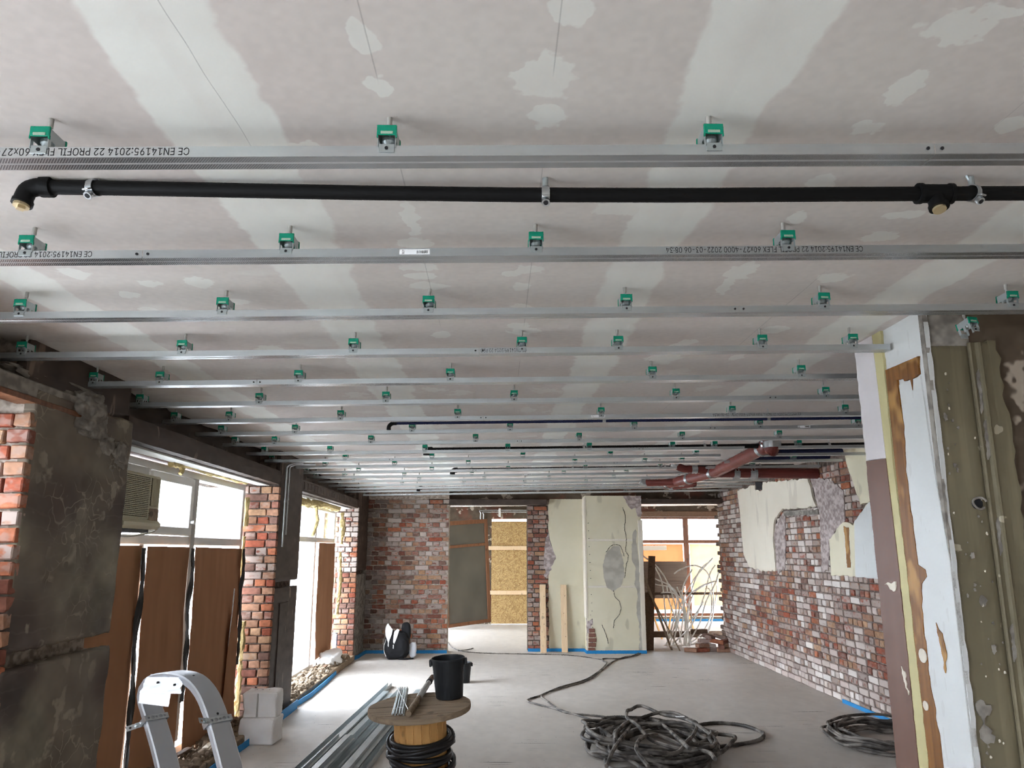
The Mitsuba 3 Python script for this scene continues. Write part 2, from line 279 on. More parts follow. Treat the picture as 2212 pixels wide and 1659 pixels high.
mat('m_rubble', lambda p, n, uv: mix(C3(84, 70, 57), C3(150, 134, 114), fbm(p.x * 22, p.y * 22, p.z * 22, 3)), 0.9)
mat('m_brass', srgb(196, 178, 140), 0.4, 0.6); mat('m_conduit', srgb(236, 232, 224), 0.5); mat('m_bag', srgb(26, 26, 28), 0.75)
mat('m_dirtyglass', lambda p, n, uv: mix(C3(42, 38, 34), C3(90, 83, 73), fbm(p.x * 2.2, p.y * 2.2, p.z * 1.2 + 3, 4)), 0.25, spec=0.5)
def thin(key, col, t, rough=0.7): scene[key] = {'type': 'principledthin', 'base_color': proc(col) if callable(col) else rgb(col), 'roughness': rough, 'diff_trans': t, 'spec_trans': 0.0, 'eta': 1.3}
thin('m_board', lambda p, n, uv: mix(C3(150, 110, 84), C3(166, 126, 98), fbm(p.x * 6, p.y * 14, p.z * 2, 3)), 0.10)
thin('m_orange', lambda p, n, uv: mix(C3(196, 122, 76), C3(206, 134, 88), fbm(p.x * 6, p.y * 6, p.z * 2, 3)), 0.22)
thin('m_orange_pale', lambda p, n, uv: mix(C3(214, 166, 120), C3(222, 178, 132), fbm(p.x * 6, p.y * 6, p.z * 2, 3)), 0.40)
thin('m_sheet', srgb(232, 234, 238), 0.6)
scene['m_glass'] = {'type': 'thindielectric', 'int_ior': 1.5}
# ------------------------------------------------------------ large structure
X_, Y_, Z_ = np.eye(3)
def struct(name, m, b, parent=None, smooth=False):
    if parent: return part(parent, name, m, b, smooth)
    return solo(name, m, b, None, kind='structure', smooth=smooth)
S = 0.0148                      # the ceiling rises a little to the right
def cz(x, z): return z + S * x
def holder(name, label=None): return thing(name, label, kind='structure')
struct('floor', box(-2.75, 7.5, -5, 19.6, -0.12, 0), 'm_floor')
CZ = 2.667
rag = [(-2.37 + 0.02 * math.sin(i * 2.3) + nr.uniform(-.02, .02), y) for i, y in enumerate(np.arange(-5, 13.3, 0.22))]
def tilt(m): v = m.vertices.copy(); v[:, 2] += S * v[:, 0]; return trimesh.Trimesh(v, m.faces, process=False)
cpoly = sg.Polygon(rag + [(-2.35, 13.3), (-2.75, 13.3), (-2.75, 19.6), (7.5, 19.6), (7.5, -5)])
struct('ceiling', tilt(poly(cpoly, 0.02, (0, 0, CZ), X_, Y_, Z_)), 'm_ceiling')
struct('trim_1', box(-3.0, 7.6, -5.1, 19.7, 2.80, 2.95), 'm_darkbrick')       # the floor slab above
def brick_mesh(L, h, d=0.06, seed=0):
    r = np.random.RandomState(seed); m = cbox(-L / 2, L / 2, -d, 0, -h / 2, h / 2, 0.006)
    v = m.vertices + r.uniform(-1, 1, m.vertices.shape) * [0.004, 0.002, 0.0035]; return trimesh.Trimesh(v, m.faces, process=False)
_bc = {}
def brick_ply(kind, L, h, sh, r, s, w):
    k = (kind, sh, r, s, w)
    if k not in _bc:
        m = brick_mesh(L, h, seed=sh * 7 + kind); m.unmerge_vertices()
        uv = np.tile([s + (r + .5) / 8, w / 4], (len(m.vertices), 1))
        _bc[k] = mikit.ply((m.vertices, m.faces), 'm_brick', uv=uv)
    return _bc[k]
def bricks(hold, O, U, N, w, z0, z1, ok=None, tone=None, course=0.0772, Ls=0.232, Lh=0.114, far=None, name='brick', limit=300, first='s', proud=0.009, seed=1, gap=.012):
    """courses of stretchers and headers laid on the plane O + uU + zZ; tone(u, z) -> (soot 0-9, whiteness 0-4)"""
    r = random.Random(seed); O, U, N = (np.array(a, float) for a in (O, U, N)); got = []
    n = int(round((z1 - z0) / course)); c = (z1 - z0) / n
    for i in range(n):
        z = z0 + (i + .5) * c; kind = (i + (first == 'h')) % 2; L = Ls if kind == 0 else Lh; u = -(0.5 * L if kind == 0 else 0.25 * L)
        u += r.uniform(-.01, .01)
        while u < w:
            a, b = max(u, 0), min(u + L - gap, w); u += L
            if b - a < 0.035: continue
            um = (a + b) / 2; zz = z + r.uniform(-.003, .003)
            if ok and not ok(um, zz): continue
            so_, wh = tone(um, zz, r) if tone else (0, r.choice((0, 1, 1, 2)))
            full = (b - a) / (L - 0.012); kk = 0 if (b - a) > 0.16 else 1; nom = (Ls if kk == 0 else Lh) - 0.012
            d = brick_ply(kk, nom, course - 0.013, r.randrange(5), r.randrange(8), int(max(0, min(9, so_))), int(max(0, min(4, wh))))
            P = O + U * um + N * (proud + r.uniform(-.004, .005)); P[2] += zz
            M = np.eye(4); M[:3, 0] = U * ((b - a) / nom); M[:3, 1] = N; M[:3, 2] = Z_ + U * r.uniform(-.012, .012); M[:3, 3] = P
            got.append((np.linalg.norm(P - EYE), d, M))
    got.sort(key=lambda g: g[0])
    for _, d, M in got[:limit]:
        k = numbered(hold + '__' + name); scene[k] = {**d, 'to_world': mtx(M)}
    if len(got) > limit:
        V, Fc, UV, o = [], [], [], 0
        for _, d, M in got[limit:]:
            v, f, _n, uv, _c = meshkit.WRITTEN[d['filename']]
            V.append(v @ M[:3, :3].T + M[:3, 3]); Fc.append(f + o); UV.append(uv); o += len(v)
        k = hold + '__' + name + '_field'; scene[k] = mikit.ply((np.vstack(V), np.vstack(Fc)), 'm_brick', uv=np.vstack(UV)); labels[k] = {'kind': 'stuff'}
# ---- left wall: piers between the windows
WL = holder('wall_left', 'left wall of bare brick piers, dark beams and tall windows')
XF = -2.2
for y0, y1 in ((-5.0, -4.6), (-1.45, -0.5), (3.64, 4.65), (7.86, 8.80), (12.38, 13.35)):
    P_ = numbered(WL + '__pier')
    if y0 < 0: scene[P_] = shape(box(-2.70, XF - 0.05, y0 + 0.012, y1 - 0.012, 0, 2.80), 'm_mortar'); continue
    c0, c1 = (1.10, 1.20) if y0 < 5 else (1.255, 1.345); ye = y1 - (.05 if y0 < 9 else .012); a = y0 + .012
    scene[P_] = shape(cat(box(-2.66, XF - .05, a, y1 - .012, 0, c0), box(-2.66, XF - .05, a, y1 - .012, c1, 2.80), box(-2.66, XF - (.13 if y0 < 5 else .07), a, ye, c0, c1)), 'm_mortar_mid' if y0 > 5 else 'm_mortar')
part(WL, 'upper_masonry', rough_face(-5, 13.4, 2.38, 2.82, (-2.42, 0, 0), Y_, Z_, X_, 0.03, 0.05, 3, 0.30, 5), 'm_beam', 40)
part(WL, 'tarred_plaster', rough_face(3.64, 4.64, 1.185, 2.40, (XF, 0, 0), Y_, Z_, X_, 0.019, 0.012, 11, 0.05, 7, 0.012), 'm_tar', 50, label='dark tarred plaster above the chase on the nearest pier')
part(WL, 'tarred_plaster', rough_face(3.64, 4.63, -0.02, 1.115, (XF + .005, 0, 0), Y_, Z_, X_, 0.019, 0.012, 12, 0.055, 7, 0.012), 'm_tar', 50, label='dark tarred plaster below the chase on the nearest pier')
part(WL, 'tarred_plaster', rough_face(7.87, 8.80, 1.335, 2.72, (XF, 0, 0), Y_, Z_, X_, 0.006, 0.025, 13, 0.05, 4, 0.010), 'm_beam', 50)
part(WL, 'tarred_plaster', rough_face(7.87, 8.80, -0.02, 1.27, (XF, 0, 0), Y_, Z_, X_, 0.006, 0.025, 14, 0.05, 4, 0.010), 'm_beam', 50)
part(WL, 'tarred_plaster', box(XF, XF + .012, 8.1, 8.45, 0.0, 1.12), 'm_beam')
part(WL, 'tarred_plaster', rough_face(12.40, 13.33, 1.33, 2.72, (XF, 0, 0), Y_, Z_, X_, 0.006, 0.03, 15, 0.05, 4, 0.008), 'm_beam', 50)
part(WL, 'tarred_plaster', rough_face(12.40, 13.33, -0.02, 1.27, (XF, 0, 0), Y_, Z_, X_, 0.006, 0.03, 16, 0.05, 4, 0.008), 'm_cement', 50)
for y0, y1 in ((-1.45, -0.5), (-5.0, -4.6)): part(WL, 'tarred_plaster', box(-2.3, XF, y0, y1, 0, 2.75), 'm_tar')
t_orange = lambda u, z, r: (0, r.choice((0, 0, 1, 1, 2)))
bricks(WL + '__pier_002', (XF - .0, 3.64, 0), -X_, -Y_, 0.7, 0.0, 2.28, None, lambda u, z, r: (1 if z < 1 else 0, r.choice((0, 0, 1, 1, 2))), name='brick', seed=3, proud=0.02)
bricks(WL + '__pier_003', (XF, 7.86, 0), -X_, -Y_, 0.36, 0.0, 2.28, None, lambda u, z, r: (max(0, int(5 * (u - .12) / .2)) if z < 1.7 else 0, r.choice((0, 0, 0, 1, 2) if z > 1.3 else (0, 0, 1))), seed=4)
bricks(WL + '__pier_004', (XF, 12.38, 0), -X_, -Y_, 0.36, 0.0, 2.32, None, lambda u, z, r: (0 if z > 1.3 else 1, r.choice((1, 2, 3)) if z > 1.3 else r.choice((0, 0, 1))), seed=5)
for y0, y1 in ((-4.6, -1.45), (-0.5, 3.64), (4.60, 7.95), (8.75, 12.42)):       # beams over the window bays, with the boarded soffit behind each
    b = numbered(WL + '__lintel'); far = y0 > 8
    if y0 > 4: scene[b] = shape(rough_face(y0, y1, 2.298, 2.433, (XF, 0, 0), Y_, Z_, X_, 0.004, 0.03, 21, 0.26, 5, 0.004), 'm_beam', 50)
    else: scene[b] = shape(cbox(-2.46, XF, y0, y1 + (0.39 if y0 == -0.5 else 0), 2.35, 2.43, 0.006), 'm_cement')
    if far:
        for i in range(22): part(b, 'brick_end', cbox(XF - .02, XF + .006, y0 + .1 + i * .165, y0 + .25 + i * .165, 2.325, 2.41, .005), 'm_beam')
    part(WL, 'soffit_board', cbox(-2.42, -2.30, y0 + .06, y1 - .1, 2.282, 2.298, .003), 'm_white')
    part(WL, 'soffit_board', cbox(-2.78, -2.43, y0 + .02, y1 - .02, 2.300, 2.33, .003), 'm_wood_brown')
    part(WL, 'outer_lintel', box(-2.95, -2.66, y0, y1, 2.27, 2.8), 'm_mortar_dark')
    part(WL, 'sill', cbox(-2.95, -2.18, y0, y1, 0.0, 0.085, .008), 'm_wood_grey')
part(WL, 'upper_masonry', rough_face(3.62, 4.66, 2.40, 2.80, (-2.235, 0, 0), Y_, Z_, X_, .012, .02, 36, .06, 6, .02), 'm_beam', 50)
def lump(c, s, seed):
    m = trimesh.creation.icosphere(4); q = meshkit.fbm(m.vertices * 2.6 + seed, 5, seed); m.vertices = np.sign(m.vertices) * np.abs(m.vertices) ** .75 * (.55 + .9 * q[:, None]) * np.array(s) + np.array(c); part(WL, 'mortar_lump', m, 'm_cement', 60)
for c, s, sd in (((-2.21, 4.12, 2.37), (.06, .13, .10), 1), ((-2.22, 4.22, 2.33), (.05, .09, .12), 2), ((-2.23, 4.16, 2.27), (.04, .14, .05), 3), ((-2.215, 4.36, 2.22), (.03, .08, .06), 4), ((-2.215, 4.50, 2.19), (.04, .09, .08), 5), ((-2.22, 4.44, 2.10), (.025, .07, .05), 6), ((-2.30, 4.0, 2.47), (.06, .5, .05), 7)): lump(c, s, sd)
part(WL, 'timber_strip', cbox(-2.30, -2.19, -0.5, 4.05, 2.325, 2.35, .004), 'm_wood_brown')
# ---- back wall
WB = holder('wall_back', 'far wall of exposed brick and cream plaster with a doorway and an opening')
YB = 13.31
part(WB, 'core', box(-2.8, -0.83, YB + .012, YB + .30, 0, 2.80), 'm_mortar'); part(WB, 'core', box(-0.83, 7.5, YB + .21, YB + .45, 2.505, 2.85), 'm_darkbrick'); part(WB, 'core', box(-2.8, -.83, YB + .02, YB + .3, 2.4, 2.85), 'm_darkbrick')
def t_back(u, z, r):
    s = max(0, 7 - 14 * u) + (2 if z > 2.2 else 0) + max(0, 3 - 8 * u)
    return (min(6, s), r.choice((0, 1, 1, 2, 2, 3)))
bricks(WB, (-2.2, YB, 0), X_, -Y_, 1.37, 0.07, 2.50, None, t_back, seed=6)
part(WB, 'core', box(0.51, 2.43, YB + .222, YB + .45, 0, 2.85), 'm_mortar')
part(WB, 'lintel', cbox(-1.18, 0.84, YB + .0, YB + .26, 2.412, 2.507, .006), 'm_beam', label='dark steel lintel over the doorway')
PR = WB + '__pier'; scene[PR] = shape(cbox(0.505, 0.87, YB + .205, YB + .4, 0, 2.41, .01), 'm_mortar_dark')
bricks(PR, (0.515, YB + .205, 0), X_, -Y_, 0.36, 0.02, 2.40, None, lambda u, z, r: (2 if z > 1.2 else 1, r.choice((0, 1, 2, 2))), seed=8)
o = (0, YB + .19, 0)
part(WB, 'plaster', poly(jag([(0.87, 0.03), (1.5, 0.03), (1.5, 2.52), (0.90, 2.52), (0.87, 2.4), (0.88, 1.95), (0.93, 1.72), (1.0, 1.52), (0.93, 1.42), (0.87, 1.25), (0.86, 0.6)], .012, .05, 3, (3, 4, 5, 6, 7, 8, 9, 10)), 0.03, o, X_, Z_, Y_), 'm_cream')
part(WB, 'plaster', poly(jag([(0.80, 1.2), (0.88, 1.25), (0.96, 1.45), (1.0, 1.55), (0.9, 1.75), (0.86, 1.95), (0.80, 1.7)], .02, .04, 5), 0.02, (0, YB + .188, 0), X_, Z_, Y_), 'm_render')
part(WB, 'chimney_breast', cbox(1.475, 2.425, YB - .10, YB + .40, 0, 2.56, .008), 'm_cream', label='cream plastered chimney breast with a grey patch')
part(WB, 'corner_bead', cbox(1.46, 1.495, YB - .108, YB + .19, 0.55, 2.53, .006), 'm_pale')
CB = (0, YB - .104, 0)
part(WB, 'cement_patch', poly(jag([(1.76, 1.42), (1.83, 1.62), (1.93, 1.72), (2.05, 1.72), (2.1, 1.5), (2.12, 1.25), (2.05, 1.06), (1.92, 0.98), (1.82, 1.05), (1.77, 1.2)], .008, .03, 7), .006, CB, X_, Z_, Y_), 'm_patch')
part(WB, 'cement_patch', poly(jag([(2.27, 1.9), (2.33, 2.0), (2.36, 1.5), (2.38, 0.9), (2.40, 0.3), (2.40, 0.02), (2.33, 0.02), (2.33, 0.5), (2.30, 0.72), (2.33, 0.9), (2.28, 1.1), (2.31, 1.35), (2.25, 1.5)], .014, .04, 8), .006, CB, X_, Z_, Y_), 'm_patch')
part(WB, 'wall_edge_board', cbox(2.37, 2.445, YB - .115, YB - .05, 0.0, 2.15, .006), 'm_pale')
part(WB, 'crumbled_corner', poly(jag([(2.14, 2.56), (2.2, 2.42), (2.27, 2.33), (2.34, 2.36), (2.38, 2.2), (2.44, 2.2), (2.44, 2.56)], .012, .03, 9), .012, (0, YB - .112, 0), X_, Z_, Y_), 'm_render')
part(WB, 'crumbled_corner', rough_face(1.47, 1.58, 0.02, 0.62, (0, YB - .10, 0), X_, Z_, -Y_, .012, .012, 41, .02, 14, .03), 'm_render', 40)
for i in range(5): part(WB, 'brick', cbox(1.485 + .005 * i, 1.60 + .012 * (2 - abs(i - 2)), YB - .117, YB - .08, .03 + i * .075, .093 + i * .075, .006), {'type': 'diffuse', 'reflectance': rgb(srgb(122, 86, 74))})
def crack(pts, name='crack'):
    P = spline([(x, YB - .104, z) for x, z in pts], .02); P[:, 0] += nr.uniform(-.006, .006, len(P))
    part(WB, name, tube(P, .0035, 5), 'm_ink')
crack([(2.12, 2.36), (2.16, 2.2), (2.14, 2.0), (2.17, 1.85), (2.15, 1.65), (2.19, 1.55), (2.15, 1.4), (2.12, 1.2)])
crack([(1.93, 1.0), (1.95, .9), (2.02, .82), (2.04, .7), (2.0, .6), (1.93, .52), (1.91, .4)]); crack([(1.82, 1.62), (1.92, 1.73), (2.06, 1.72), (2.12, 1.55)]); crack([(1.72, .45), (1.78, .3), (1.82, .15)])
for z in (1.80, 1.04): part(WB, 'groove', cbox(1.5, 2.3, YB - .103, YB - .09, z, z + .035, .002), 'm_pale')
for i in range(14): part(WB, 'nail_hole', cyl((1.53 + .003 * i, YB - .102, 2.1 - i * .13), (1.53 + .003 * i, YB - .09, 2.1 - i * .13), .007, 8), 'm_ink')
part(WB, 'opening_beam', cbox(2.40, 3.86, YB - .08, YB + .2, 2.435, 2.51, .006), 'm_beam', label='dark beam over the right-hand opening')
# ---- right wall: exposed brick with remains of plaster
WR = holder('wall_right', 'right wall of exposed brick with remnants of cream plaster')
XR = 3.85
part(WR, 'core', box(XR + .012, XR + .3, 3.3, YB + .33, 0, 2.85), 'm_mortar_mid')
def yzp(pts): return [(lambda q: (float(q[1]), float(q[2])))(px(1520 + a / 5.53, 1000 + b / 5.53, XR)) for a, b in pts]
RA = yzp([(420, 330), (630, 262), (640, 330), (720, 330), (730, 235), (1270, 190), (1310, 330), (1340, 450), (1370, 520), (1100, 550), (960, 555), (870, 680), (850, 900), (870, 1100), (880, 1290), (700, 1290), (560, 1230), (500, 1100), (480, 900), (460, 650)])
RC = yzp([(1530, 920), (1660, 740), (1700, 705), (1815, 750), (1840, 690), (1900, 600), (2000, 480), (2230, 350), (2330, 1400), (2090, 1385), (1830, 1350), (1550, 1345)])
RD = yzp([(1740, 0), (1820, 230), (1890, 420), (1910, 500), (2000, 480), (2230, 330), (2230, -350), (1700, -200)])
RL = yzp([(850, 760), (960, 600), (1390, 560), (1290, 190), (1500, 190), (1680, 330), (1700, 700), (1530, 920), (1500, 1300), (1420, 1300), (1400, 620), (985, 640), (985, 1250), (900, 1330), (860, 1200)])
RN = yzp([(985, 640), (1395, 640), (1410, 1300), (985, 1300)]); RT = yzp([(150, 350), (390, 320), (430, 480), (430, 330), (640, 255), (640, 150), (150, 280)])
gA, gC, gD, gL, gN = (sg.Polygon(q).buffer(0) for q in (RA, RC, RD, RL, RN))
gL = gL.difference(gA.buffer(.01)).difference(gC.buffer(.01)).difference(gN)
bad = so.unary_union([gA, gC, gD]); badL = gL
def ok_r(u, z):
    q = sg.Point(YB + .3 - u, z); return not bad.contains(q)
hashy = lambda y, z: float(meshkit.fbm(np.array([y * .9, z * 1.6, 2.2]), 3, 4))
def t_right(u, z, r):
    y = YB + .3 - u; q = sg.Point(y, z)
    if gL.contains(q): return (0, 4)
    w = hashy(y, z); k = r.choice((1, 2, 2, 3, 4, 4) if w > .56 else (1, 1, 1, 2, 2, 3) if w > .46 else (0, 0, 1, 1, 2))
    if z < .35: k = r.choice((2, 3, 3, 4))
    return (r.choice((1, 2, 2, 3)) if k < 3 else r.choice((0, 1)), k)
bricks(WR, (XR, YB + .3, 0), -Y_, -X_, YB + .3 - 7.0, 0.0, 2.62, ok_r, t_right, seed=9, course=.0775, proud=.004, gap=.022)
gtop = max(z for y, z in RA)
for nm, g, b, d, sd in (('plaster', gA, 'm_pale', .03, 1), ('plaster', gC, 'm_cream', .03, 2), ('plaster', gD, 'm_cream', .035, 3)):
    q = jag(list(g.exterior.coords)[:-1], .014, .05, sd); part(WR, nm, poly(q, d, (XR, 0, 0), Y_, Z_, -X_), b)
part(WR, 'plaster', poly(jag(yzp([(1835, 700), (2000, 480), (2230, 350), (2330, 1400), (2090, 1385), (1850, 1360)]), .006, .06, 4), .034, (XR, 0, 0), Y_, Z_, -X_), 'm_white')
part(WR, 'stain', poly(jag(yzp([(1705, 750), (1770, 770), (1790, 1250), (1750, 1250)]), .01, .05, 4), .032, (XR, 0, 0), Y_, Z_, -X_), 'm_ochre')
part(WR, 'stone_lintel', poly(jag(yzp([(975, 575), (1390, 560), (1395, 615), (985, 635)]), .006, .05, 6), .03, (XR, 0, 0), Y_, Z_, -X_), 'm_cement')
rl = [g for g in getattr(gL, 'geoms', [gL]) if g.area > .02]
for g in rl: part(WR, 'rough_render', poly(jag(list(g.exterior.coords)[:-1], .02, .05, 12), .014, (XR, 0, 0), Y_, Z_, -X_), 'm_render')
part(WR, 'beam_pocket', poly(yzp([(640, 225), (720, 235), (725, 320), (650, 320)]), .032, (XR, 0, 0), Y_, Z_, -X_), 'm_ink')
for i in range(31):                                                        # toothed end of the right wall
    if i % 2 == 0 or i % 7 == 3: part(WR, 'toothed_end', cbox(XR + .0, XR + .22, YB + .30, YB + .40 + .06 * ((i // 2) % 3), .02 + i * .0775, .02 + (i + 1) * .0775 - .012, .008), 'm_mortar_mid')
# ---- the wall end at the near right: layers of old paint on its narrow side, brown plaster on its front
WN = holder('wall_near', 'painted end of a stripped partition wall close to the camera on the right')
XN = 1.88
part(WN, 'core', box(XN + .006, 7.5, 3.275, 3.86, 0, 2.85), 'm_darkbrick')
def layer(pts, b, d, name='paint_layer', seed=0, amp=.004, only=None, label=None):
    part(WN, name, poly(jag(pts, amp, .03, seed, only), d + .02, (XN + .02, 0, 0), Y_, Z_, -X_), b, label=label)
TZ = 2.70
part(WN, 'plaster_edge', poly(jag([(3.25, -.02), (3.87, -.02), (3.87, TZ), (3.25, TZ)], .006, .05, 51, (1, 3)), .02, (XN + .024, 0, 0), Y_, Z_, -X_), 'm_white')
layer([(3.25, 0), (3.50, 0), (3.505, 1.3), (3.50, 1.7), (3.52, 2.05), (3.49, 2.25), (3.495, 2.40), (3.31, 2.40), (3.29, 2.0), (3.25, 1.6)], 'm_white', .004, 'paint_layer', 52, .004, (1, 2, 3, 4), 'white painted plaster')
layer([(3.47, 0), (3.60, 0), (3.60, 2.495), (3.305, 2.49), (3.315, 2.41), (3.37, 2.40), (3.38, 2.35), (3.39, 2.405), (3.44, 2.405), (3.45, 2.42), (3.505, 2.425), (3.50, 2.30), (3.485, 2.2), (3.515, 2.0), (3.50, 1.70), (3.495, 1.58), (3.44, 1.56), (3.435, 1.53), (3.48, 1.50), (3.505, 1.4), (3.50, 1.1), (3.47, .85)], 'm_ochre', .007, 'paint_layer', 53, .008, tuple(range(3, 21)), 'ochre glue and varnish stain')
layer([(3.575, 0), (3.665, 0), (3.66, 1.6), (3.685, 2.1), (3.695, TZ), (3.605, TZ), (3.615, 2.0), (3.595, 1.6)], 'm_yellow', .009, 'paint_layer', 54, .003, None, 'yellow paint strip')
layer([(3.665, -.02), (3.86, -.02), (3.875, 2.085), (3.675, 2.075), (3.66, 1.6)], 'm_brown', .012, 'paint_layer', 55, .004, (1, 4), 'brown painted dado')
layer([(3.675, 2.078), (3.875, 2.088), (3.885, TZ), (3.69, TZ)], 'm_lilac', .011, 'paint_layer', 56, .006, (1,), 'pale lilac paint above the brown dado')
part(WN, 'paint_chip', poly(jag([(3.80, 1.48), (3.69, 1.50), (3.70, 1.46)], .012, .015, 60), .004, (XN - .012, 0, 0), Y_, Z_, -X_), 'm_pale')
part(WN, 'paint_chip', poly(jag([(3.72, 1.12), (3.69, 1.1), (3.68, 1.0), (3.70, 1.03)], .01, .015, 61), .004, (XN - .012, 0, 0), Y_, Z_, -X_), 'm_pale')
part(WN, 'paint_chip', poly(jag([(3.36, 1.30), (3.40, 1.34), (3.37, 1.14), (3.35, 1.2)], .008, .02, 62), .003, (XN - .005, 0, 0), Y_, Z_, -X_), 'm_ochre')
part(WN, 'paint_chip', poly(sg.Point(3.53, 1.19).buffer(.03), .004, (XN - .008, 0, 0), Y_, Z_, -X_), 'm_pale'); part(WN, 'paint_chip', poly(sg.Point(3.55, .98).buffer(.02), .004, (XN - .008, 0, 0), Y_, Z_, -X_), 'm_pale')
YN = 3.25
part(WN, 'plaster_rim', poly(jag([(XN + .0, -.02), (XN + .012, -.02), (XN + .02, 1.0), (XN + .012, 2.0), (XN + .022, 2.70), (XN, 2.70)], .005, .03, 57, (1, 2, 3)), .03, (0, YN, 0), X_, Z_, Y_), 'm_cement')
part(WN, 'brown_plaster', rough_face(XN + .005, 2.08, -.02, 2.535, (0, YN + .012, 0), X_, Z_, -Y_, .003, .02, 58, .03, 4, .002), 'm_oldwall', 40, label='brown old plaster')
prof = [(2.075, 0), (2.075, .012), (2.082, .016), (2.09, .010), (2.105, .008), (2.112, .022), (2.122, .024), (2.13, .016), (2.15, .012), (2.172, .010), (2.18, 0)]
part(WN, 'moulding', poly(prof, 2.56, (0, YN + .015, -.02), X_, -Y_, Z_), 'm_oldwall', 30, label='plaster moulding')
part(WN, 'brown_plaster', poly(jag([(2.17, -.02), (2.235, -.02), (2.225, 1.4), (2.215, 2.1), (2.20, 2.55), (2.16, 2.55)], .014, .04, 59, (1, 2, 3)), .03, (0, YN + .004, 0), X_, Z_, Y_), 'm_oldwall')
part(WN, 'rubble_stone', rough_face(2.16, 5.0, -.02, 2.70, (0, YN + .03, 0), X_, Z_, -Y_, .03, .025, 71, .05, 5, .01), 'm_darkbrick', 50)
part(WN, 'lintel', rough_face(XN + .02, 2.09, 2.528, 2.70, (0, YN + .01, 0), X_, Z_, -Y_, .006, .015, 72, .05, 7, .004), 'm_cement', 40)
def flake(x, z, r, sd, b='m_pale'):
    rr = np.random.RandomState(sd); a = np.linspace(0, 2 * math.pi, 14, endpoint=False)
    r *= .7
    part(WN, 'flaked_patch', poly([(x + r * rr.uniform(.35, 1) * math.cos(t), z + 1.5 * r * rr.uniform(.35, 1) * math.sin(t)) for t in a], .005, (0, YN + .003, 0), X_, Z_, Y_), b)
for x, z, r, s in ((1.935, 2.21, .022, 1), (1.965, 2.19, .012, 2), (1.985, 2.16, .01, 3), (1.95, 2.0, .012, 4), (1.98, 1.62, .02, 5), (2.0, 1.44, .028, 6), (2.02, 1.25, .022, 7), (1.945, 1.02, .055, 8), (1.95, .93, .05, 9), (1.93, 2.07, .008, 10), (1.96, 1.98, .01, 11), (2.03, 1.35, .01, 12)): flake(x, z, r, s, 'm_cement')
rr = np.random.RandomState(77)
for i in range(46): flake(rr.uniform(1.92, 2.06), rr.uniform(.7, 2.5), rr.uniform(.003, .009), 100 + i, 'm_cement' if i % 3 else 'm_pale')
for z0, z1, x in ((2.22, 2.42, 2.098), (2.02, 2.2, 2.102), (1.62, 1.78, 2.10), (1.2, 1.35, 2.10)): part(WN, 'flaked_patch', poly(jag([(x - .006, z0), (x + .006, z0 + .02), (x + .008, z1), (x - .004, z1 - .02)], .004, .012, int(z0 * 50)), .022, (0, YN - .0, 0), X_, Z_, Y_), 'm_cement')
bq = py(2113, 1088, YN); part(WN, 'broken_socket', tube([(bq[0] + .028 * math.cos(t), YN - .012 - .006 * math.sin(2 * t), bq[2] + .024 * math.sin(t)) for t in np.linspace(.4, 5.6, 22)], .005, 8), 'm_cement', 40, label='broken ring of an old socket box'); part(WN, 'broken_socket', poly(sg.Point(bq[0], bq[2]).buffer(.022), .006, (0, YN + .003, 0), X_, Z_, Y_), 'm_ink')
# ---- walls out of the picture that close the room, and the rooms beyond
WH = holder('wall_behind', 'unseen wall behind the camera with a window added for light')
part(WH, 'masonry', cat(box(-2.95, 7.5, -5.2, -5.0, 2.55, 2.85), box(-2.95, -2.5, -5.2, -5.0, 0, 2.55), box(-1.2, 4.7, -5.2, -5.0, 0, 2.55), box(4.6, 7.5, -5.2, -5.0, 0, 2.55)), 'm_pale')
for a, b in ((-2.5, -1.2),):  # unseen glazing added here to bring in light from behind the camera
    part(WH, 'shopfront_frame', cat(cbox(a, b, -5.15, -5.05, 0, .12), cbox(a, b, -5.15, -5.05, 2.47, 2.55), cbox(a, a + .06, -5.15, -5.05, 0, 2.55), cbox(b - .06, b, -5.15, -5.05, 0, 2.55)), 'm_frame'); part(WH, 'pane', box(a, b, -5.1, -5.096, .1, 2.5), 'm_glass')
struct('wall_side', box(5.0, 5.2, -5.0, 3.3, 0, 2.85), 'm_pale')
WF = holder('wall_rear', 'rear facade of the rooms behind the far wall')
YO = 18.42
part(WF, 'masonry', box(-2.95, -0.14, YO, YO + .35, 0, 2.85), 'm_darkbrick'); part(WF, 'masonry', box(-0.14, 0.95, YO, YO + .35, 2.385, 2.85), 'm_darkbrick'); part(WF, 'masonry', box(0.95, 2.2, YO, YO + .35, 0, 2.85), 'm_darkbrick')
part(WF, 'masonry', box(1.55, 1.75, YB + .4, YO, 0, 2.85), 'm_cream')
YW = 19.42
part(WF, 'masonry', box(1.6, 7.5, YW - .02, YW + .3, 2.53, 2.9), 'm_darkbrick'); part(WF, 'timber_lintel', cbox(1.7, 7.5, YW - .18, YW + .1, 2.46, 2.60, .008), 'm_wood_dark'); part(WF, 'masonry', box(1.6, 3.2, YW, YW + .3, 0, 2.6), 'm_cream')
part(WF, 'masonry', box(7.3, 7.5, YB, YW, 0, 2.85), 'm_pale'); part(WF, 'sill', cbox(3.2, 7.5, YW - .25, YW + .2, 0, .10, .01), 'm_wood_grey')
part(WF, 'masonry', box(-2.95, -2.6, 13.35, 14.3, 0, 2.85), 'm_darkbrick'); part(WF, 'masonry', box(-2.95, -2.6, 17.6, 18.5, 0, 2.85), 'm_darkbrick'); part(WF, 'masonry', box(-2.95, -2.6, 14.3, 17.6, 2.3, 2.85), 'm_darkbrick')
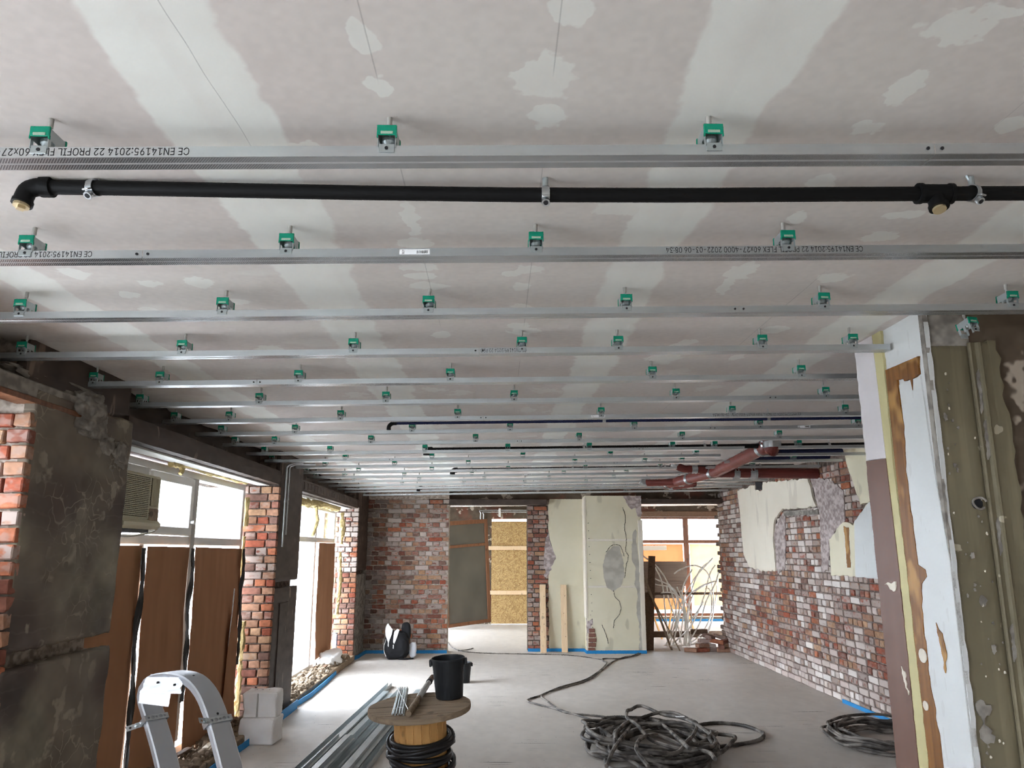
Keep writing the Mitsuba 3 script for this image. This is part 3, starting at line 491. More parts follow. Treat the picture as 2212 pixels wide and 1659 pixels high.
# ------------------------------------------------------------ windows
def window_left(y0, y1, z0, z1, zt, mull, b='m_frame', xf=-2.53, sash=None, low=True):
    k = thing('window_%d' % (window_left.n), None, None, None, 'structure'); window_left.n += 1
    fr = [cbox(xf - .07, xf + .03, y0, y0 + .06, z0, z1), cbox(xf - .07, xf + .03, y1 - .06, y1, z0, z1), cbox(xf - .07, xf + .03, y0, y1, z1 - .055, z1), cbox(xf - .07, xf + .03, y0, y1, z0, z0 + .06)]
    part(k, 'frame', cat(fr), b)
    if zt: part(k, 'transom', cbox(xf - .06, xf + .035, y0 + .05, y1 - .05, zt - .03, zt + .035), b)
    ys = [y0 + .05] + list(mull) + [y1 - .05]
    for m in mull: part(k, 'mullion', cbox(xf - .06, xf + .03, m - .035, m + .035, z0 + .05, z1 - .05), b)
    for i, (a, c) in enumerate(zip(ys[:-1], ys[1:])):
        for (lo, hi) in (((z0 + .06, zt - .03), (zt + .035, z1 - .055)) if zt else ((z0 + .06, z1 - .055),)):
            if sash and (i, lo > 1) in sash:
                s = part(k, 'sash', cat(cbox(xf - .05, xf + .045, a + .04, a + .10, lo + .01, hi - .01), cbox(xf - .05, xf + .045, c - .10, c - .04, lo + .01, hi - .01), cbox(xf - .05, xf + .045, a + .04, c - .04, hi - .07, hi - .01), cbox(xf - .05, xf + .045, a + .04, c - .04, lo + .01, lo + .07)), b)
                part(k, 'latch', cyl((xf + .045, c - .065, (lo + hi) / 2 - .12), (xf + .075, c - .065, (lo + hi) / 2 - .12), .02, 12), 'm_steel')
            part(k, 'pane', box(xf - .02, xf - .017, a, c, lo, hi), 'm_glass')
    return k
window_left.n = 1
W1 = window_left(4.66, 7.74, 0.09, 2.275, 1.715, (5.58, 6.45), sash={(1, True)})
part(W1, 'mullion_cap', cbox(-2.505, -2.485, 6.45 - .045, 6.45 + .045, .2, 2.22), 'm_frame_grey')
W2 = window_left(8.86, 12.12, 0.09, 2.255, 1.785, (10.86,))
W3 = window_left(-0.45, 3.6, 0.09, 2.28, 1.72, (0.9, 2.3)); W4 = window_left(-4.55, -1.5, 0.09, 2.28, 1.72, (-3.0,))
W5 = window_left(14.3, 17.6, 0.09, 2.28, 1.72, (15.9,))
k = thing('window_6', None, None, None, 'structure')                 # the brown framed window of the room behind the opening
qx = lambda x: float(py(x, 1150, YW)[0]); qz = lambda y: float(py(1450, y, YW)[2])
a0, a1, a2, a3 = 2.6, qx(1475), qx(1486), 7.2; zt0, zt1, ztop = qz(1173), qz(1167), qz(1121)
part(k, 'frame', cat(cbox(a0, a3, YW - .04, YW + .06, ztop, 2.5), cbox(a0, a3, YW - .04, YW + .06, .1, .16)), 'm_wood_brown')
part(k, 'mullion', cbox(a1, a2, YW - .04, YW + .06, .1, 2.5), 'm_wood_brown'); part(k, 'transom', cbox(a0, a3, YW - .035, YW + .05, zt0, zt1), 'm_wood_brown'); part(k, 'mullion', cbox(qx(1540) + .3, qx(1540) + .4, YW - .04, YW + .06, .1, 2.5), 'm_wood_brown')
for x0, x1 in ((a0, a1), (a2, a3)):
    for z0, z1 in ((.16, zt0), (zt1, ztop)): part(k, 'pane', box(x0, x1, YW, YW + .003, z0, z1), 'm_glass')
def sheet(P, b, label, cat_, name='cover_board', group=None, wob=.012, seed=0, nu=14, nw=24, th=.0):
    """a slightly curling sheet between four corners P (bottom-left, bottom-right, top-right, top-left)"""
    A, B, Cc, D = (np.array(p, float) for p in P); u, w = np.meshgrid(np.linspace(0, 1, nu), np.linspace(0, 1, nw), indexing='ij')
    q = (A * ((1 - u) * (1 - w))[..., None] + B * (u * (1 - w))[..., None] + Cc * (u * w)[..., None] + D * ((1 - u) * w)[..., None])
    n = np.cross(B - A, D - A); n /= np.linalg.norm(n)
    h = (meshkit.fbm(np.stack([u * 3, w * 4, 0 * u + seed], -1), 3, seed) - .5) * 2 * wob
    q = (q + h[..., None] * n).reshape(-1, 3); i = np.arange(nu * nw).reshape(nu, nw)
    a, b_, c, d = i[:-1, :-1].ravel(), i[1:, :-1].ravel(), i[1:, 1:].ravel(), i[:-1, 1:].ravel(); f = np.vstack([np.stack([a, b_, c], 1), np.stack([a, c, d], 1)])
    if th:
        m = len(q); q = np.vstack([q, q - n * th]); g = f[:, ::-1] + m; ring = np.concatenate([i[:, 0], i[-1, 1:], i[-2::-1, -1], i[0, -2:0:-1]]); r2 = np.roll(ring, -1)
        f = np.vstack([f, g, np.stack([ring, ring + m, r2 + m], 1), np.stack([ring, r2 + m, r2], 1)])
    me = trimesh.Trimesh(q, f, process=False)
    if isinstance(cat_, tuple): return part(cat_[0], name, me, b, True)
    return solo(name, me, b, label, cat_, group, smooth=True)
g = 'brown boards covering the lower panes of the near window'
def wpt(x, y, X=-2.49): return px(x, y, X)
CB1 = sheet([(-2.46, 4.7, .10), (-2.46, 5.50, .10), (-2.47, 5.52, 1.675), (-2.47, 4.7, 1.675)], 'm_board', 'brown cover board behind the nearest tarred pier, left of the first white mullion', 'cover board', group=g, seed=1, th=.004)
CB2 = sheet([(-2.47, 5.64, .10), (-2.47, 6.40, .10), (-2.475, 6.37, 1.668), (-2.475, 5.63, 1.672)], 'm_board', 'widest brown cover board, between the two white mullions behind the ladder', 'cover board', group=g, seed=2, th=.004)
CB3 = sheet([(-2.47, 6.54, .10), (-2.44, 7.68, .10), (-2.48, 7.66, 1.66), (-2.48, 6.52, 1.67)], 'm_board', 'brown cover board with a torn slit, right of the second mullion beside the brick pier', 'cover board', group=g, seed=3, wob=.02, th=.004)
part(CB3, 'torn_flap', sheet_m := poly([(7.3, .12), (7.62, .12), (7.60, .9), (7.42, 1.12), (7.36, .8)], .003, (-2.435, 0, 0), Y_, Z_, X_), 'm_board')
part(CB3, 'slit', poly([(7.40, .5), (7.42, 1.12), (7.43, 1.3), (7.41, 1.3), (7.40, 1.1), (7.36, .8)], .004, (-2.437, 0, 0), Y_, Z_, X_), 'm_sheet')
for y0, y1, z0, nm in ((5.47, 5.53, .12, 'nearest'), (6.34, 6.41, .5, 'middle'), (7.60, 7.68, .6, 'farthest')):
    P = [(-2.44 + .008 * math.sin(9 * t), (y0 + y1) / 2 + .02 * math.sin(5 * t), z0 + (1.66 - z0) * t) for t in np.linspace(0, 1, 24)]
    k = thing('foil_strip', 'black plastic foil strip hanging beside a white window post, %s of three' % nm, 'plastic foil', 'black foil strips on the near window')
    v = []; 
    for i, p in enumerate(P):
        for j in range(5): v.append((p[0] + .012 * math.sin(j * 2.1 + i * .7), p[1] + (j - 2) * .016, p[2]))
    f = [(i * 5 + j, i * 5 + j + 1, (i + 1) * 5 + j + 1) for i in range(23) for j in range(4)] + [(i * 5 + j, (i + 1) * 5 + j + 1, (i + 1) * 5 + j) for i in range(23) for j in range(4)]
    scene[k] = shape((np.array(v), np.array(f)), 'm_plastic_dark', True)
sheet([(-2.46, 11.0, .2), (-2.46, 12.02, .2), (-2.47, 12.0, 1.75), (-2.47, 10.93, 1.75)], 'm_board', 'brown cover board on the lower right pane of the second window', 'cover board', seed=4, th=.004)
sheet([(3.0, YW - .12, .25), (qx(1471), YW - .10, .25), (qx(1472), YW - .06, qz(1176)), (3.0, YW - .06, qz(1176))], 'm_orange', 'orange glowing cover board on the left pane of the window behind the opening', 'cover board', seed=5)
sheet([(qx(1488), YW - .2, .35), (6.9, YW - .25, .35), (6.9, YW - .06, qz(1176)), (qx(1487), YW - .06, qz(1176))], 'm_orange_pale', 'pale orange curling cover board right of the brown window post behind the opening', 'cover board', seed=6, wob=.08)
solo('tape_strip', poly([(0, 0), (1.05, .02), (1.05, .13), (0, .12)], .004, (3.1, YW - .13, qz(1190)), X_, Z_, -Y_), 'm_pale', 'pale paper strip along the top of the orange board', 'paper strip')
for i, (a, b) in enumerate(((.95, 2.25), (2.35, 3.55), (-4.4, -3.1), (-2.9, -1.6))): part(W3 if i < 2 else W4, 'cover_board', box(-2.47, -2.466, a, b, .12, 1.66), 'm_board')  # unseen boards added over the near side windows to cut their light
# ---- air conditioner in the near window
k = thing('air_conditioner', 'beige window air conditioner with a ribbed front in the near window', 'air conditioner')
part(k, 'body', cbox(-2.75, -2.28, 4.72, 5.23, 1.80, 2.11, .02), 'm_ac'); part(k, 'front_frame', cat(cbox(-2.29, -2.262, 4.70, 5.25, 1.79, 2.125, .012)), 'm_ac')
part(k, 'grille_back', box(-2.262, -2.259, 4.72, 5.075, 1.845, 2.11), 'm_acdark')
for i in range(24): part(k, 'louvre', cbox(-2.262, -2.247, 4.715, 5.075, 1.845 + i * .0112, 1.851 + i * .0112, .002), 'm_ac')
part(k, 'vent_back', box(-2.262, -2.258, 5.10, 5.215, 1.925, 2.105), 'm_acdark')
for i in range(6): part(k, 'vent_fin', cbox(-2.262, -2.25, 5.105 + i * .019, 5.113 + i * .019, 1.925, 2.105, .002), 'm_ac')
part(k, 'control_panel', cbox(-2.262, -2.252, 5.09, 5.225, 1.82, 1.91, .004), 'm_wood_grey'); part(k, 'base_lip', cbox(-2.29, -2.235, 4.70, 5.25, 1.775, 1.835, .02), 'm_ac'); part(k, 'tray', box(-2.6, -2.27, 4.72, 5.14, 1.755, 1.778), 'm_black')
solo('filler_panel', cbox(-2.5, -2.47, 4.70, 5.52, 2.12, 2.215), 'm_frame_grey', 'grey filler panel above the air conditioner', 'panel')
solo('power_cord', tube(spline([(-2.30, 5.24, 1.82), (-2.30, 5.34, 1.815), (-2.33, 5.36, 1.77), (-2.42, 5.22, 1.735), (-2.45, 5.0, 1.74), (-2.46, 4.8, 1.75)], .015), .006, 8), 'm_frame_grey', 'grey power cord curling below the air conditioner', 'cord')
# ---- mineral wool in the gaps round the windows
def wool(P, r, label, seed, b='m_wool'):
    q = spline(P, .03); n = len(q); h = meshkit.fbm(np.stack([np.arange(n) * .45, 0 * np.arange(n), 0 * np.arange(n) + seed], -1), 3, seed)
    r = r * .62; m = tube(q, r * (.45 + 1.1 * h), 9); v = m.vertices + (meshkit.fbm(m.vertices * 28, 3, seed)[:, None] - .5) * r * .9 * np.sign(nr.uniform(-1, 1, (len(m.vertices), 3))); m.vertices = v
    return solo('insulation_wool', m, b, label, 'insulation')
wool([(-2.42, 5.75, 2.27), (-2.43, 6.1, 2.295), (-2.44, 6.5, 2.29), (-2.44, 7.0, 2.29), (-2.45, 7.6, 2.29)], .035, 'tufts of yellow mineral wool along the top of the near window', 1)
wool([(-2.43, 5.86, 2.30), (-2.40, 5.92, 2.25), (-2.41, 5.90, 2.21)], .03, 'yellow wool tuft with a loose thread hanging over the near window head', 2)
wool([(-2.50, 7.79, 2.16), (-2.49, 7.79, 2.0), (-2.50, 7.80, 1.88)], .038, 'yellow wool tuft hanging beside the top right of the near window', 3)
wool([(-2.50, 7.79, 1.78), (-2.50, 7.79, 1.4)], .028, 'thin yellow wool strip beside the near window below its transom', 4)
wool([(-2.45, 7.78, .98), (-2.45, 7.78, .7), (-2.45, 7.79, .4), (-2.45, 7.79, .12)], .05, 'yellow wool strip with dark stains low at the brick pier', 5)
wool([(-2.40, 9.2, 2.23), (-2.38, 9.7, 2.22), (-2.37, 10.3, 2.25), (-2.40, 11.0, 2.27), (-2.42, 11.8, 2.27)], .075, 'matted yellow wool along the head of the second window', 6)
wool([(-2.36, 10.15, 2.2), (-2.35, 10.2, 2.0), (-2.37, 10.1, 1.83)], .04, 'long yellow wool strand hanging in front of the second window', 7)
wool([(-2.44, 12.25, 2.22), (-2.42, 12.24, 2.0), (-2.43, 12.26, 1.75)], .065, 'yellow wool pad upper right of the second window', 8)
wool([(-2.44, 12.24, 1.62), (-2.42, 12.24, 1.2), (-2.44, 12.22, .7)], .05, 'yellow wool strip lower right of the second window', 9)
# ------------------------------------------------------------ ceiling rails and their hangers
RY = [1.661, 2.29, 2.907, 3.518, 4.151, 4.757, 5.389, 5.988, 6.6, 7.232, 7.821, 8.411, 9.007, 9.61, 10.21, 10.83, 11.42, 11.98, 12.72]
RZ = 2.55
ORD = ['first', 'second', 'third', 'fourth', 'fifth', 'sixth', 'seventh', 'eighth', 'ninth', 'tenth', 'eleventh', 'twelfth', 'thirteenth', 'fourteenth', 'fifteenth', 'sixteenth', 'seventeenth', 'eighteenth', 'nineteenth', 'twentieth']
JOIN = {0: [1.04], 1: [-1.114], 2: [.954], 3: [-.091], 4: [-1.323], 5: [1.738], 6: [-.105], 7: [1.693], 8: [.184], 9: [1.353], 10: [-1.083], 11: [1.288], 12: [-.274], 13: [-1.0], 14: [.9], 15: [-.6], 16: [.4], 17: [-1.2], 18: [.2]}
GAP = {9: (2.34, 2.66), 10: (2.28, 2.62), 11: (2.21, 2.50), 12: (2.1, 2.45), 13: (2.35, 2.6)}
rprof = sg.Polygon([(-.03, .027), (-.03, 0), (-.004, 0), (0, .0022), (.004, 0), (.03, 0), (.03, .027), (.023, .027), (.023, .026), (.029, .026), (.029, .001), (.004, .001), (0, .0032), (-.004, .001), (-.029, .001), (-.029, .026), (-.023, .026), (-.023, .027)])
def rail_mesh(x0, x1, y): return tilt(poly(rprof, x1 - x0, (x0, y, RZ), Y_, Z_, X_))
screw_ply = shape(cyl((0, 0, 0), (0, -.003, 0), .0042, 10), 'm_ink')
def printed(parent, txt, x_right, width, y, h=.0185, z=RZ + .0235):
    m = meshkit.text_mesh(txt, .02, .0004); v = m.vertices.copy(); v -= [v[:, 0].min(), 0, 0]; s = width / v[:, 0].max()
    q = np.stack([x_right - v[:, 0] * s, np.full(len(v), y - .03) - .0002 - v[:, 2], z - v[:, 1] * (h / .02) + S * (x_right - v[:, 0] * s)], 1)
    m = trimesh.Trimesh(q, m.faces, process=False); part(parent, 'printed_text', m, 'm_ink')
def barcode(parent, x, y, w=.062, seed=0):
    k = part(parent, 'label', tilt(box(x - w / 2, x + w / 2, y - .0306, y - .030, RZ + .006, RZ + .023)), 'm_paper')
    r = random.Random(seed); ms = []; a = x + .006
    while a < x + w * .42:
        b = r.choice((.0008, .0012, .002)); ms.append(box(a, a + b, y - .0311, y - .0305, RZ + .009, RZ + .019)); a += b + r.choice((.001, .0016))
    part(k, 'barcode', tilt(cat(ms)), 'm_ink'); ms = []
    for i in range(4): ms.append(box(x - w * .42, x - w * .42 + .008, y - .0311, y - .0305, RZ + .019 - i * .0035, RZ + .0200 - i * .0035))
    part(k, 'small_print', tilt(cat(ms)), 'm_ink')
FULL = 'CE EN14195:2014 22 PROFIL FLEX 60x27-4000 2022-03-06 08:34'
g = 'galvanised ceiling rails'
rails = []
RY = [y + .03 for y in RY]
for i, y in enumerate(RY):
    xl = -2.36 if i >= 3 else -3.0; xr = 3.80
    if i < 3: xr, xl = 3.9, (-2.3 if i < 2 else -2.34)
    if i == 3: xr = 1.868
    cuts = sorted([xl] + JOIN[i] + [xr]); spans = list(zip(cuts[:-1], cuts[1:]))
    if i in GAP:
        sp = []
        for a, b in spans: sp += [(a, GAP[i][0]), (GAP[i][1], b)] if a < GAP[i][0] < b else [(a, b)]
        spans = sp
    for j, (a, b) in enumerate(spans):
        side = {2: ('left', 'right'), 3: ('left', 'middle', 'right')}.get(len(spans), ('only',))[j]
        k = thing('ceiling_rail', '%s part of the galvanised ceiling rail in the %s row from the camera' % (side, ORD[i]), 'ceiling rail', g); rails.append((i, j, k))
        part(k, 'channel', rail_mesh(a + .0015, b - .0015, y), 'm_galv')
        if i < 5:
            v = np.array([(x, y + t * .03, RZ - .0004 + (.0022 if t == 0 else 0) + S * x) for x in (a + .0015, b - .0015) for t in (-1, -.13, 0, .13, 1)]); f = [(t, t + 1, t + 6) for t in range(4)] + [(t, t + 6, t + 5) for t in range(4)]
            kk = numbered(k + '__web'); scene[kk] = mikit.ply((v, np.array(f)[:, ::-1]), 'm_knurl', uv=np.array([(0, t) for x in (0, 1) for t in (-1, -.13, 0, .13, 1)], float)); labels[kk] = {'label': 'knurled underside of the rail'}
        if i < 13:
            for e in ([a] if j else []) + ([b] if j < len(spans) - 1 else []):
                if i in GAP and (abs(e - GAP[i][0]) < .01 or abs(e - GAP[i][1]) < .01): continue
                x = e + (.017 if e == a else -.017); part(k, 'screw', screw_ply, tw=T().translate([x, y - .03, RZ + .0135 + S * x]))
R = {(i, j): k for i, j, k in rails}
printed(R[0, 0], 'CE EN14195:2014 22 PROFIL FLEX 60x27-4000', -.725, .50, RY[0])
printed(R[1, 0], 'CE EN14195:2014 22 PROFIL FLEX', -1.27, .34, RY[1])
printed(R[1, 1], FULL, 1.16, .63, RY[1])
printed(R[3, 1], 'CE EN14195:2014 22 PRO', .132, .215, RY[3])
printed(R[6, 1], FULL, 2.16, .63, RY[6]); barcode(R[1, 1], -.265, RY[1], .095, 1); barcode(R[6, 1], .71, RY[6], .10, 2); barcode(R[7, 1], 2.42, RY[7], .10, 3); barcode(R[13, 1], .36, RY[13], .12, 4); barcode(R[18, 0], -1.5, RY[18], .15, 5)
HX = {0: [-1.073, -.265, .51], 1: [-1.476, -.668, .118, .922], 2: [-1.864, -1.081, -.276, .506, 1.296, 2.057], 3: [-2.221, -1.481, -.682, .111, .568, 1.255, 1.69], 4: [-2.211, -1.852, -1.098, -.265, .855, 1.687], 5: [-2.233, -1.494, -.705, .1, 1.124, 2.079], 6: [-2.278, -1.895, -1.113, -.288, .733, 1.671, 2.485], 7: [-2.159, -1.587, -.675, .094, 1.074, 2.071, 2.853], 8: [-2.26, -1.918, -1.094, -.195, .701, 1.597, 2.446], 9: [-2.195, -1.58, -.689, .092, .863, 1.655, 2.058, 2.864], 10: [-2.291, -1.551, -.674, .254, 1.149, 2.033, 2.46, 2.83], 11: [-2.285, -1.885, -1.13, -.326, .844, 1.614, 2.025, 2.427, 3.264], 12: [-2.23, -1.626, -.773, .12, 1.027, 1.906, 2.242, 3.0], 13: [-2.26, -1.907, -1.166, -.325, .823, 1.607, 2.3, 3.1]}
for i in range(14, 19): HX[i] = [-2.2 + .15 * (i % 3) + .86 * j for j in range(7)]
# one hanger, its origin under the middle of the rail
side = [cat([box(s * .0205 - .0008, s * .0205 + .0008, -.034, .034, .046, .074)] + [box(s * .0205 - .0008, s * .0205 + .0008, a, a + .011, .022, .046) for a in (-.034, -.0055, .023)]) for s in (-1, 1)]
bracket = cat(side + [box(-.0205, .0205, -.034, .034, .0725, .074)])
def tabm(s):
    m = cbox(-.019, .019, -.0012, .0012, .009, .0305, .001); m = xform(m, rot(X_, 4 * s)); return mv(m, 0, s * .0335, 0)
hp = {'bracket': shape(bracket, 'm_zinc'), 'rod': shape(cyl((0, 0, .04), (0, 0, .1255), .004, 10), 'm_zinc', 40), 'sleeve': shape(cyl((0, 0, .093), (0, 0, .1245), .0065, 12), 'm_frame_grey', 40), 'nut': shape(cyl((0, 0, .044), (0, 0, .056), .009, 6), 'm_zinc'),
      'pad': shape(lathe([(.0, .040), (.012, .042), (.017, .05), (.017, .058), (.006, .060), (0, .06)], 12), 'm_zinc', 30)}
hcap = [shape(cat(cbox(-.0235, .0235, s * .0345 - .003, s * .0345 + .003, .052, .0775, .0015), box(-.0235, -.0205, s * .034 - .003, s * .034 + .003, .046, .055), box(.0205, .0235, s * .034 - .003, s * .034 + .003, .046, .055)), 'm_green') for s in (-1, 1)]
htab = [shape(tabm(s), 'm_zinc') for s in (-1, 1)]; hhole = shape(cyl((0, -.0352, .019), (0, -.0338, .019), .0042, 12), 'm_ink'); hlab = shape(cbox(-.0145, .0145, -.0392, -.0375, .0535, .0605, .0006), 'm_greygreen')
nth = lambda n: ORD[n]
def hanger(x, y, z, lab, tw=None, detail=True):
    k = thing('rail_hanger', lab, 'ceiling hanger', 'green-capped acoustic ceiling hangers')
    M = T().translate([x, y, z]) if tw is None else tw
    part(k, 'rod', hp['rod'], tw=M); part(k, 'sleeve', hp['sleeve'], tw=M); part(k, 'bracket', hp['bracket'], tw=M)
    for c in hcap: part(k, 'rubber_cap', c, tw=M)
    part(k, 'tab', htab[0], tw=M)
    if detail:
        part(k, 'tab', htab[1], tw=M); part(k, 'screw_hole', hhole, tw=M); part(k, 'nameplate', hlab, tw=M); part(k, 'nut', hp['nut'], tw=M); part(k, 'pad', hp['pad'], tw=M)
for i, xs in HX.items():
    for j, x in enumerate(xs):
        if i in GAP and GAP[i][0] - .02 < x < GAP[i][1] + .02: continue
        hanger(x, RY[i], RZ + S * x, 'green-capped hanger, %s from the left on the %s ceiling rail from the camera' % (ORD[j], ORD[i]), detail=i < 9)
hq = py(2095, 703, 3.13)
hanger(hq[0], 3.13, hq[2] - .05, 'tilted green-capped hanger without a rail above the brown plaster at the right', tw=T().translate([float(hq[0]), 3.13, float(hq[2]) - .05]) @ T().rotate([0, 0, 1], 12) @ T().rotate([1, 0, 0], -14))
# ------------------------------------------------------------ black sprinkler pipe in front
PY, PZ = 2.0, 2.617
pc = lambda x: (x, PY, float(np.interp(x, [-1.3, -.94, -.4, .03, .5, .945, 1.41, 3.9], [2.628, 2.625, 2.6185, 2.616, 2.6185, 2.6255, 2.6325, 2.66])))
pp = [pc(x) for x in np.linspace(-1.27, 3.9, 60)]
k = thing('black_pipe', 'long black steel pipe hanging between the first and second ceiling rails', 'pipe')
part(k, 'tube', tube(pp, .0205, 20), 'm_pipe', 40)
e0 = np.array(pc(-1.27)); el = spline([e0 + (.03, 0, 0), e0 + (-.005, 0, 0), e0 + (-.033, -.002, -.010), e0 + (-.042, -.004, -.034), e0 + (-.043, -.006, -.05)], .006)
part(k, 'elbow', tube(el, .0245, 18), 'm_pipe', 40, label='bent end fitting')
part(k, 'elbow_collar', cat(cyl(e0 + (.0, 0, 0), e0 + (.03, 0, 0), .029, 18), cyl(e0 + (-.0425, -.005, -.044), e0 + (-.0435, -.007, -.056), .0275, 18)), 'm_pipe', 40)
part(k, 'plug', cat(cyl(e0 + (-.0435, -.007, -.055), e0 + (-.044, -.008, -.063), .021, 16), cyl(e0 + (-.044, -.008, -.062), e0 + (-.0442, -.009, -.071), .0135, 4)), 'm_brass', label='brass coloured end plug')
t0 = np.array(pc(1.235))
part(k, 'tee', cat(cyl(t0 - (.048, 0, 0), t0 + (.048, 0, 0), .0265, 18), cyl(t0 - (.05, 0, 0), t0 - (.038, 0, 0), .0295, 18), cyl(t0 + (.038, 0, 0), t0 + (.05, 0, 0), .0295, 18), cyl(t0, t0 + (.0, -.012, -.045), .022, 18, .024), cyl(t0 + (0, -.011, -.04), t0 + (0, -.0135, -.05), .027, 18)), 'm_pipe', 40, label='tee fitting')
part(k, 'plug', cyl(t0 + (0, -.0125, -.05), t0 + (0, -.015, -.057), .018, 16), 'm_brass')
for nm, x, tw in (('left', -1.125, -18), ('middle', .13, 0), ('right', 1.345, 24)):
    c = np.array(pc(x)); k = thing('pipe_clamp', '%s chrome clamp holding the black pipe under the ceiling' % nm, 'pipe clamp', 'clamps on the black pipe')
    part(k, 'rod', cyl(c + (0, 0, .03), (x + (.012 if tw < 0 else -.012 if tw > 0 else 0), PY, CZ + S * x), .0042, 10), 'm_zinc', 40); part(k, 'socket', cyl(c + (0, 0, .025), c + (0, 0, .05), .0085, 10), 'm_zinc', 40)
    a = np.linspace(0, 2 * math.pi, 33); rg = [cat(*[xform(cbox(-.011, .011, -.0012, .0012, -.0026, .0026, .0006), trimesh.transformations.concatenate_matrices(trimesh.transformations.translation_matrix((0, .0235 * math.cos(t), .0235 * math.sin(t))), rot(X_, math.degrees(t) + 90 - 90))) for t in a[:-1]])]
    R_ = rot(Z_, tw); M = trimesh.transformations.translation_matrix(c) @ R_
    part(k, 'band', xform(lathe([(.0222, -.011), (.0245, -.011), (.0245, .011), (.0222, .011), (.0222, -.011)], 28), M @ rot(Y_, 90)), 'm_steel', 40)
    part(k, 'ear', xform(cbox(-.011, .011, -.036, -.022, -.003, .003, .002), M @ rot(X_, 30)), 'm_steel'); part(k, 'ear', xform(cbox(-.011, .011, .022, .034, -.003, .003, .002), M @ rot(X_, 40)), 'm_steel')
    part(k, 'latch', xform(cat(cyl((0, -.013, -.024), (0, -.020, -.033), .0115, 16)), M), 'm_steel', 40); part(k, 'latch_hole', xform(cyl((0, -.0195, -.0325), (0, -.0205, -.0338), .007, 12), M), 'm_ink')
# ---- thin pipes farther back under the ceiling
def fpipe(x0, x1, y, z, r, b, lab, name='thin_pipe'):
    k = thing(name, lab, 'pipe'); P = [(x, y, z + S * x) for x in (x0 + .03, x1)]
    part(k, 'tube', tube(P, r, 12), b, 40); e = np.array(P[0]); part(k, 'elbow', tube(spline([e + (.03, 0, 0), e, e + (-.025, 0, -.02), e + (-.028, 0, -.05)], .01), r * 1.4, 12), 'm_pipe', 40)
    for t in (.35, .62, .9):
        x = x0 + t * (x1 - x0); part(k, 'clamp', cat(cyl((x - .012, y, z + S * x), (x + .012, y, z + S * x), r * 1.35, 12), cyl((x, y, z + S * x), (x, y, CZ + S * x), .004, 6)), 'm_steel', 40)
fpipe(-.82, 3.8, 5.72, 2.585, .011, 'm_navy', 'thin dark blue pipe behind the seventh ceiling rail')
fpipe(-.70, 3.7, 7.50, 2.612, .022, 'm_pipe', 'black pipe between the tenth and eleventh ceiling rails')
fpipe(-.55, 3.6, 9.32, 2.60, .022, 'm_pipe', 'black pipe behind the thirteenth ceiling rail')
fpipe(-1.2, 3.3, 11.7, 2.585, .02, 'm_pipe', 'black pipe close to the far wall under the ceiling')
# ------------------------------------------------------------ red-brown drain pipes at the right
def coup(k, p, d, r): d = np.array(d, float) / np.linalg.norm(d); p = np.array(p, float); part(k, 'coupling', cat(cyl(p - d * .035, p + d * .035, r * 1.07, 20), cyl(p - d * .024, p - d * .012, r * 1.14, 20), cyl(p + d * .012, p + d * .024, r * 1.14, 20)), 'm_steel', 40)
D1 = thing('drain_pipe', 'thick red-brown drain pipe running diagonally from a ceiling bend', 'drain pipe')
A1, B1 = py(1655, 965, 7.45), py(1545, 1020, 9.2)
top = np.array([A1[0] + .015, 7.33, 2.66]); A1 = np.array(A1); dirv = (B1 - A1) / np.linalg.norm(B1 - A1)
bend = spline([top, top + (0, 0, -.07), A1 + (.0, -.03, .05), A1, A1 + dirv * .1], .02)
part(D1, 'bend', tube(bend, .066, 24), 'm_castred', 40); part(D1, 'collar', cyl(top + (0, 0, .01), top + (0, 0, -.05), .085, 20), 'm_steel', 40)
part(D1, 'tube', tube([A1 + dirv * .1, B1], .066, 24), 'm_castred', 40); coup(D1, A1 + dirv * .12, dirv, .066); coup(D1, A1 + (.005, -.03, .035), (.0, .4, -1), .066)
B2 = np.array(py(1440, 1046, 10.6)); d2 = (B2 - B1) / np.linalg.norm(B2 - B1); part(D1, 'tube', tube([B1, B2], .064, 24), 'm_castred', 40)
for t in (.05, .5, .95): coup(D1, B1 + d2 * np.linalg.norm(B2 - B1) * t, d2, .064)
D2 = thing('drain_pipe', 'dark red-brown drain pipe running level into the right wall', 'drain pipe')
E1 = np.array([XR - .02, 9.2, py(1800, 1023, 9.2)[2]]); E0 = np.array([B1[0], 9.2, py(1545, 1020, 9.2)[2]]); part(D2, 'tube', tube([E0, E1], .062, 24), 'm_castred', 40)
for xx in (1590, 1625): q = py(xx, 1023, 9.2); coup(D2, q, X_, .062)
for xx in (1632, 1770): q = py(xx, 1023, 9.2); part(D2, 'hanger_ring', cat(cyl(q - X_ * .012, q + X_ * .012, .068, 20), cyl(q, (q[0], q[1], CZ + S * q[0]), .005, 6)), 'm_zinc', 40)
D3 = thing('drain_pipe', 'short red-brown branch pipe with a turned-up end left of the diagonal pipe', 'drain pipe')
q = [np.array(py(x, y, 9.3)) for x, y in ((1450, 992), (1457, 1003), (1475, 1012), (1500, 1014), (1540, 1017))]; part(D3, 'tube', tube(spline(q, .03), .045, 20), 'm_castred', 40); coup(D3, q[1], q[2] - q[0], .046); coup(D3, q[3], X_, .046)
D4 = thing('drain_pipe', 'red-brown pipe joining the diagonal pipe from the left with a steel end', 'drain pipe')
q0, q1 = np.array(py(1392, 1043, 10.4)), np.array(py(1505, 1041, 10.2)); part(D4, 'tube', tube([q0, q1], .045, 20), 'm_castred', 40); part(D4, 'end_cap', tube(spline([q0 + (.03, 0, 0), q0, q0 + (-.05, 0, .03)], .02), .05, 16), 'm_steel', 40); coup(D4, q0 + (.16, 0, 0), X_, .046); coup(D4, q0 + (.5, 0, 0), X_, .046)
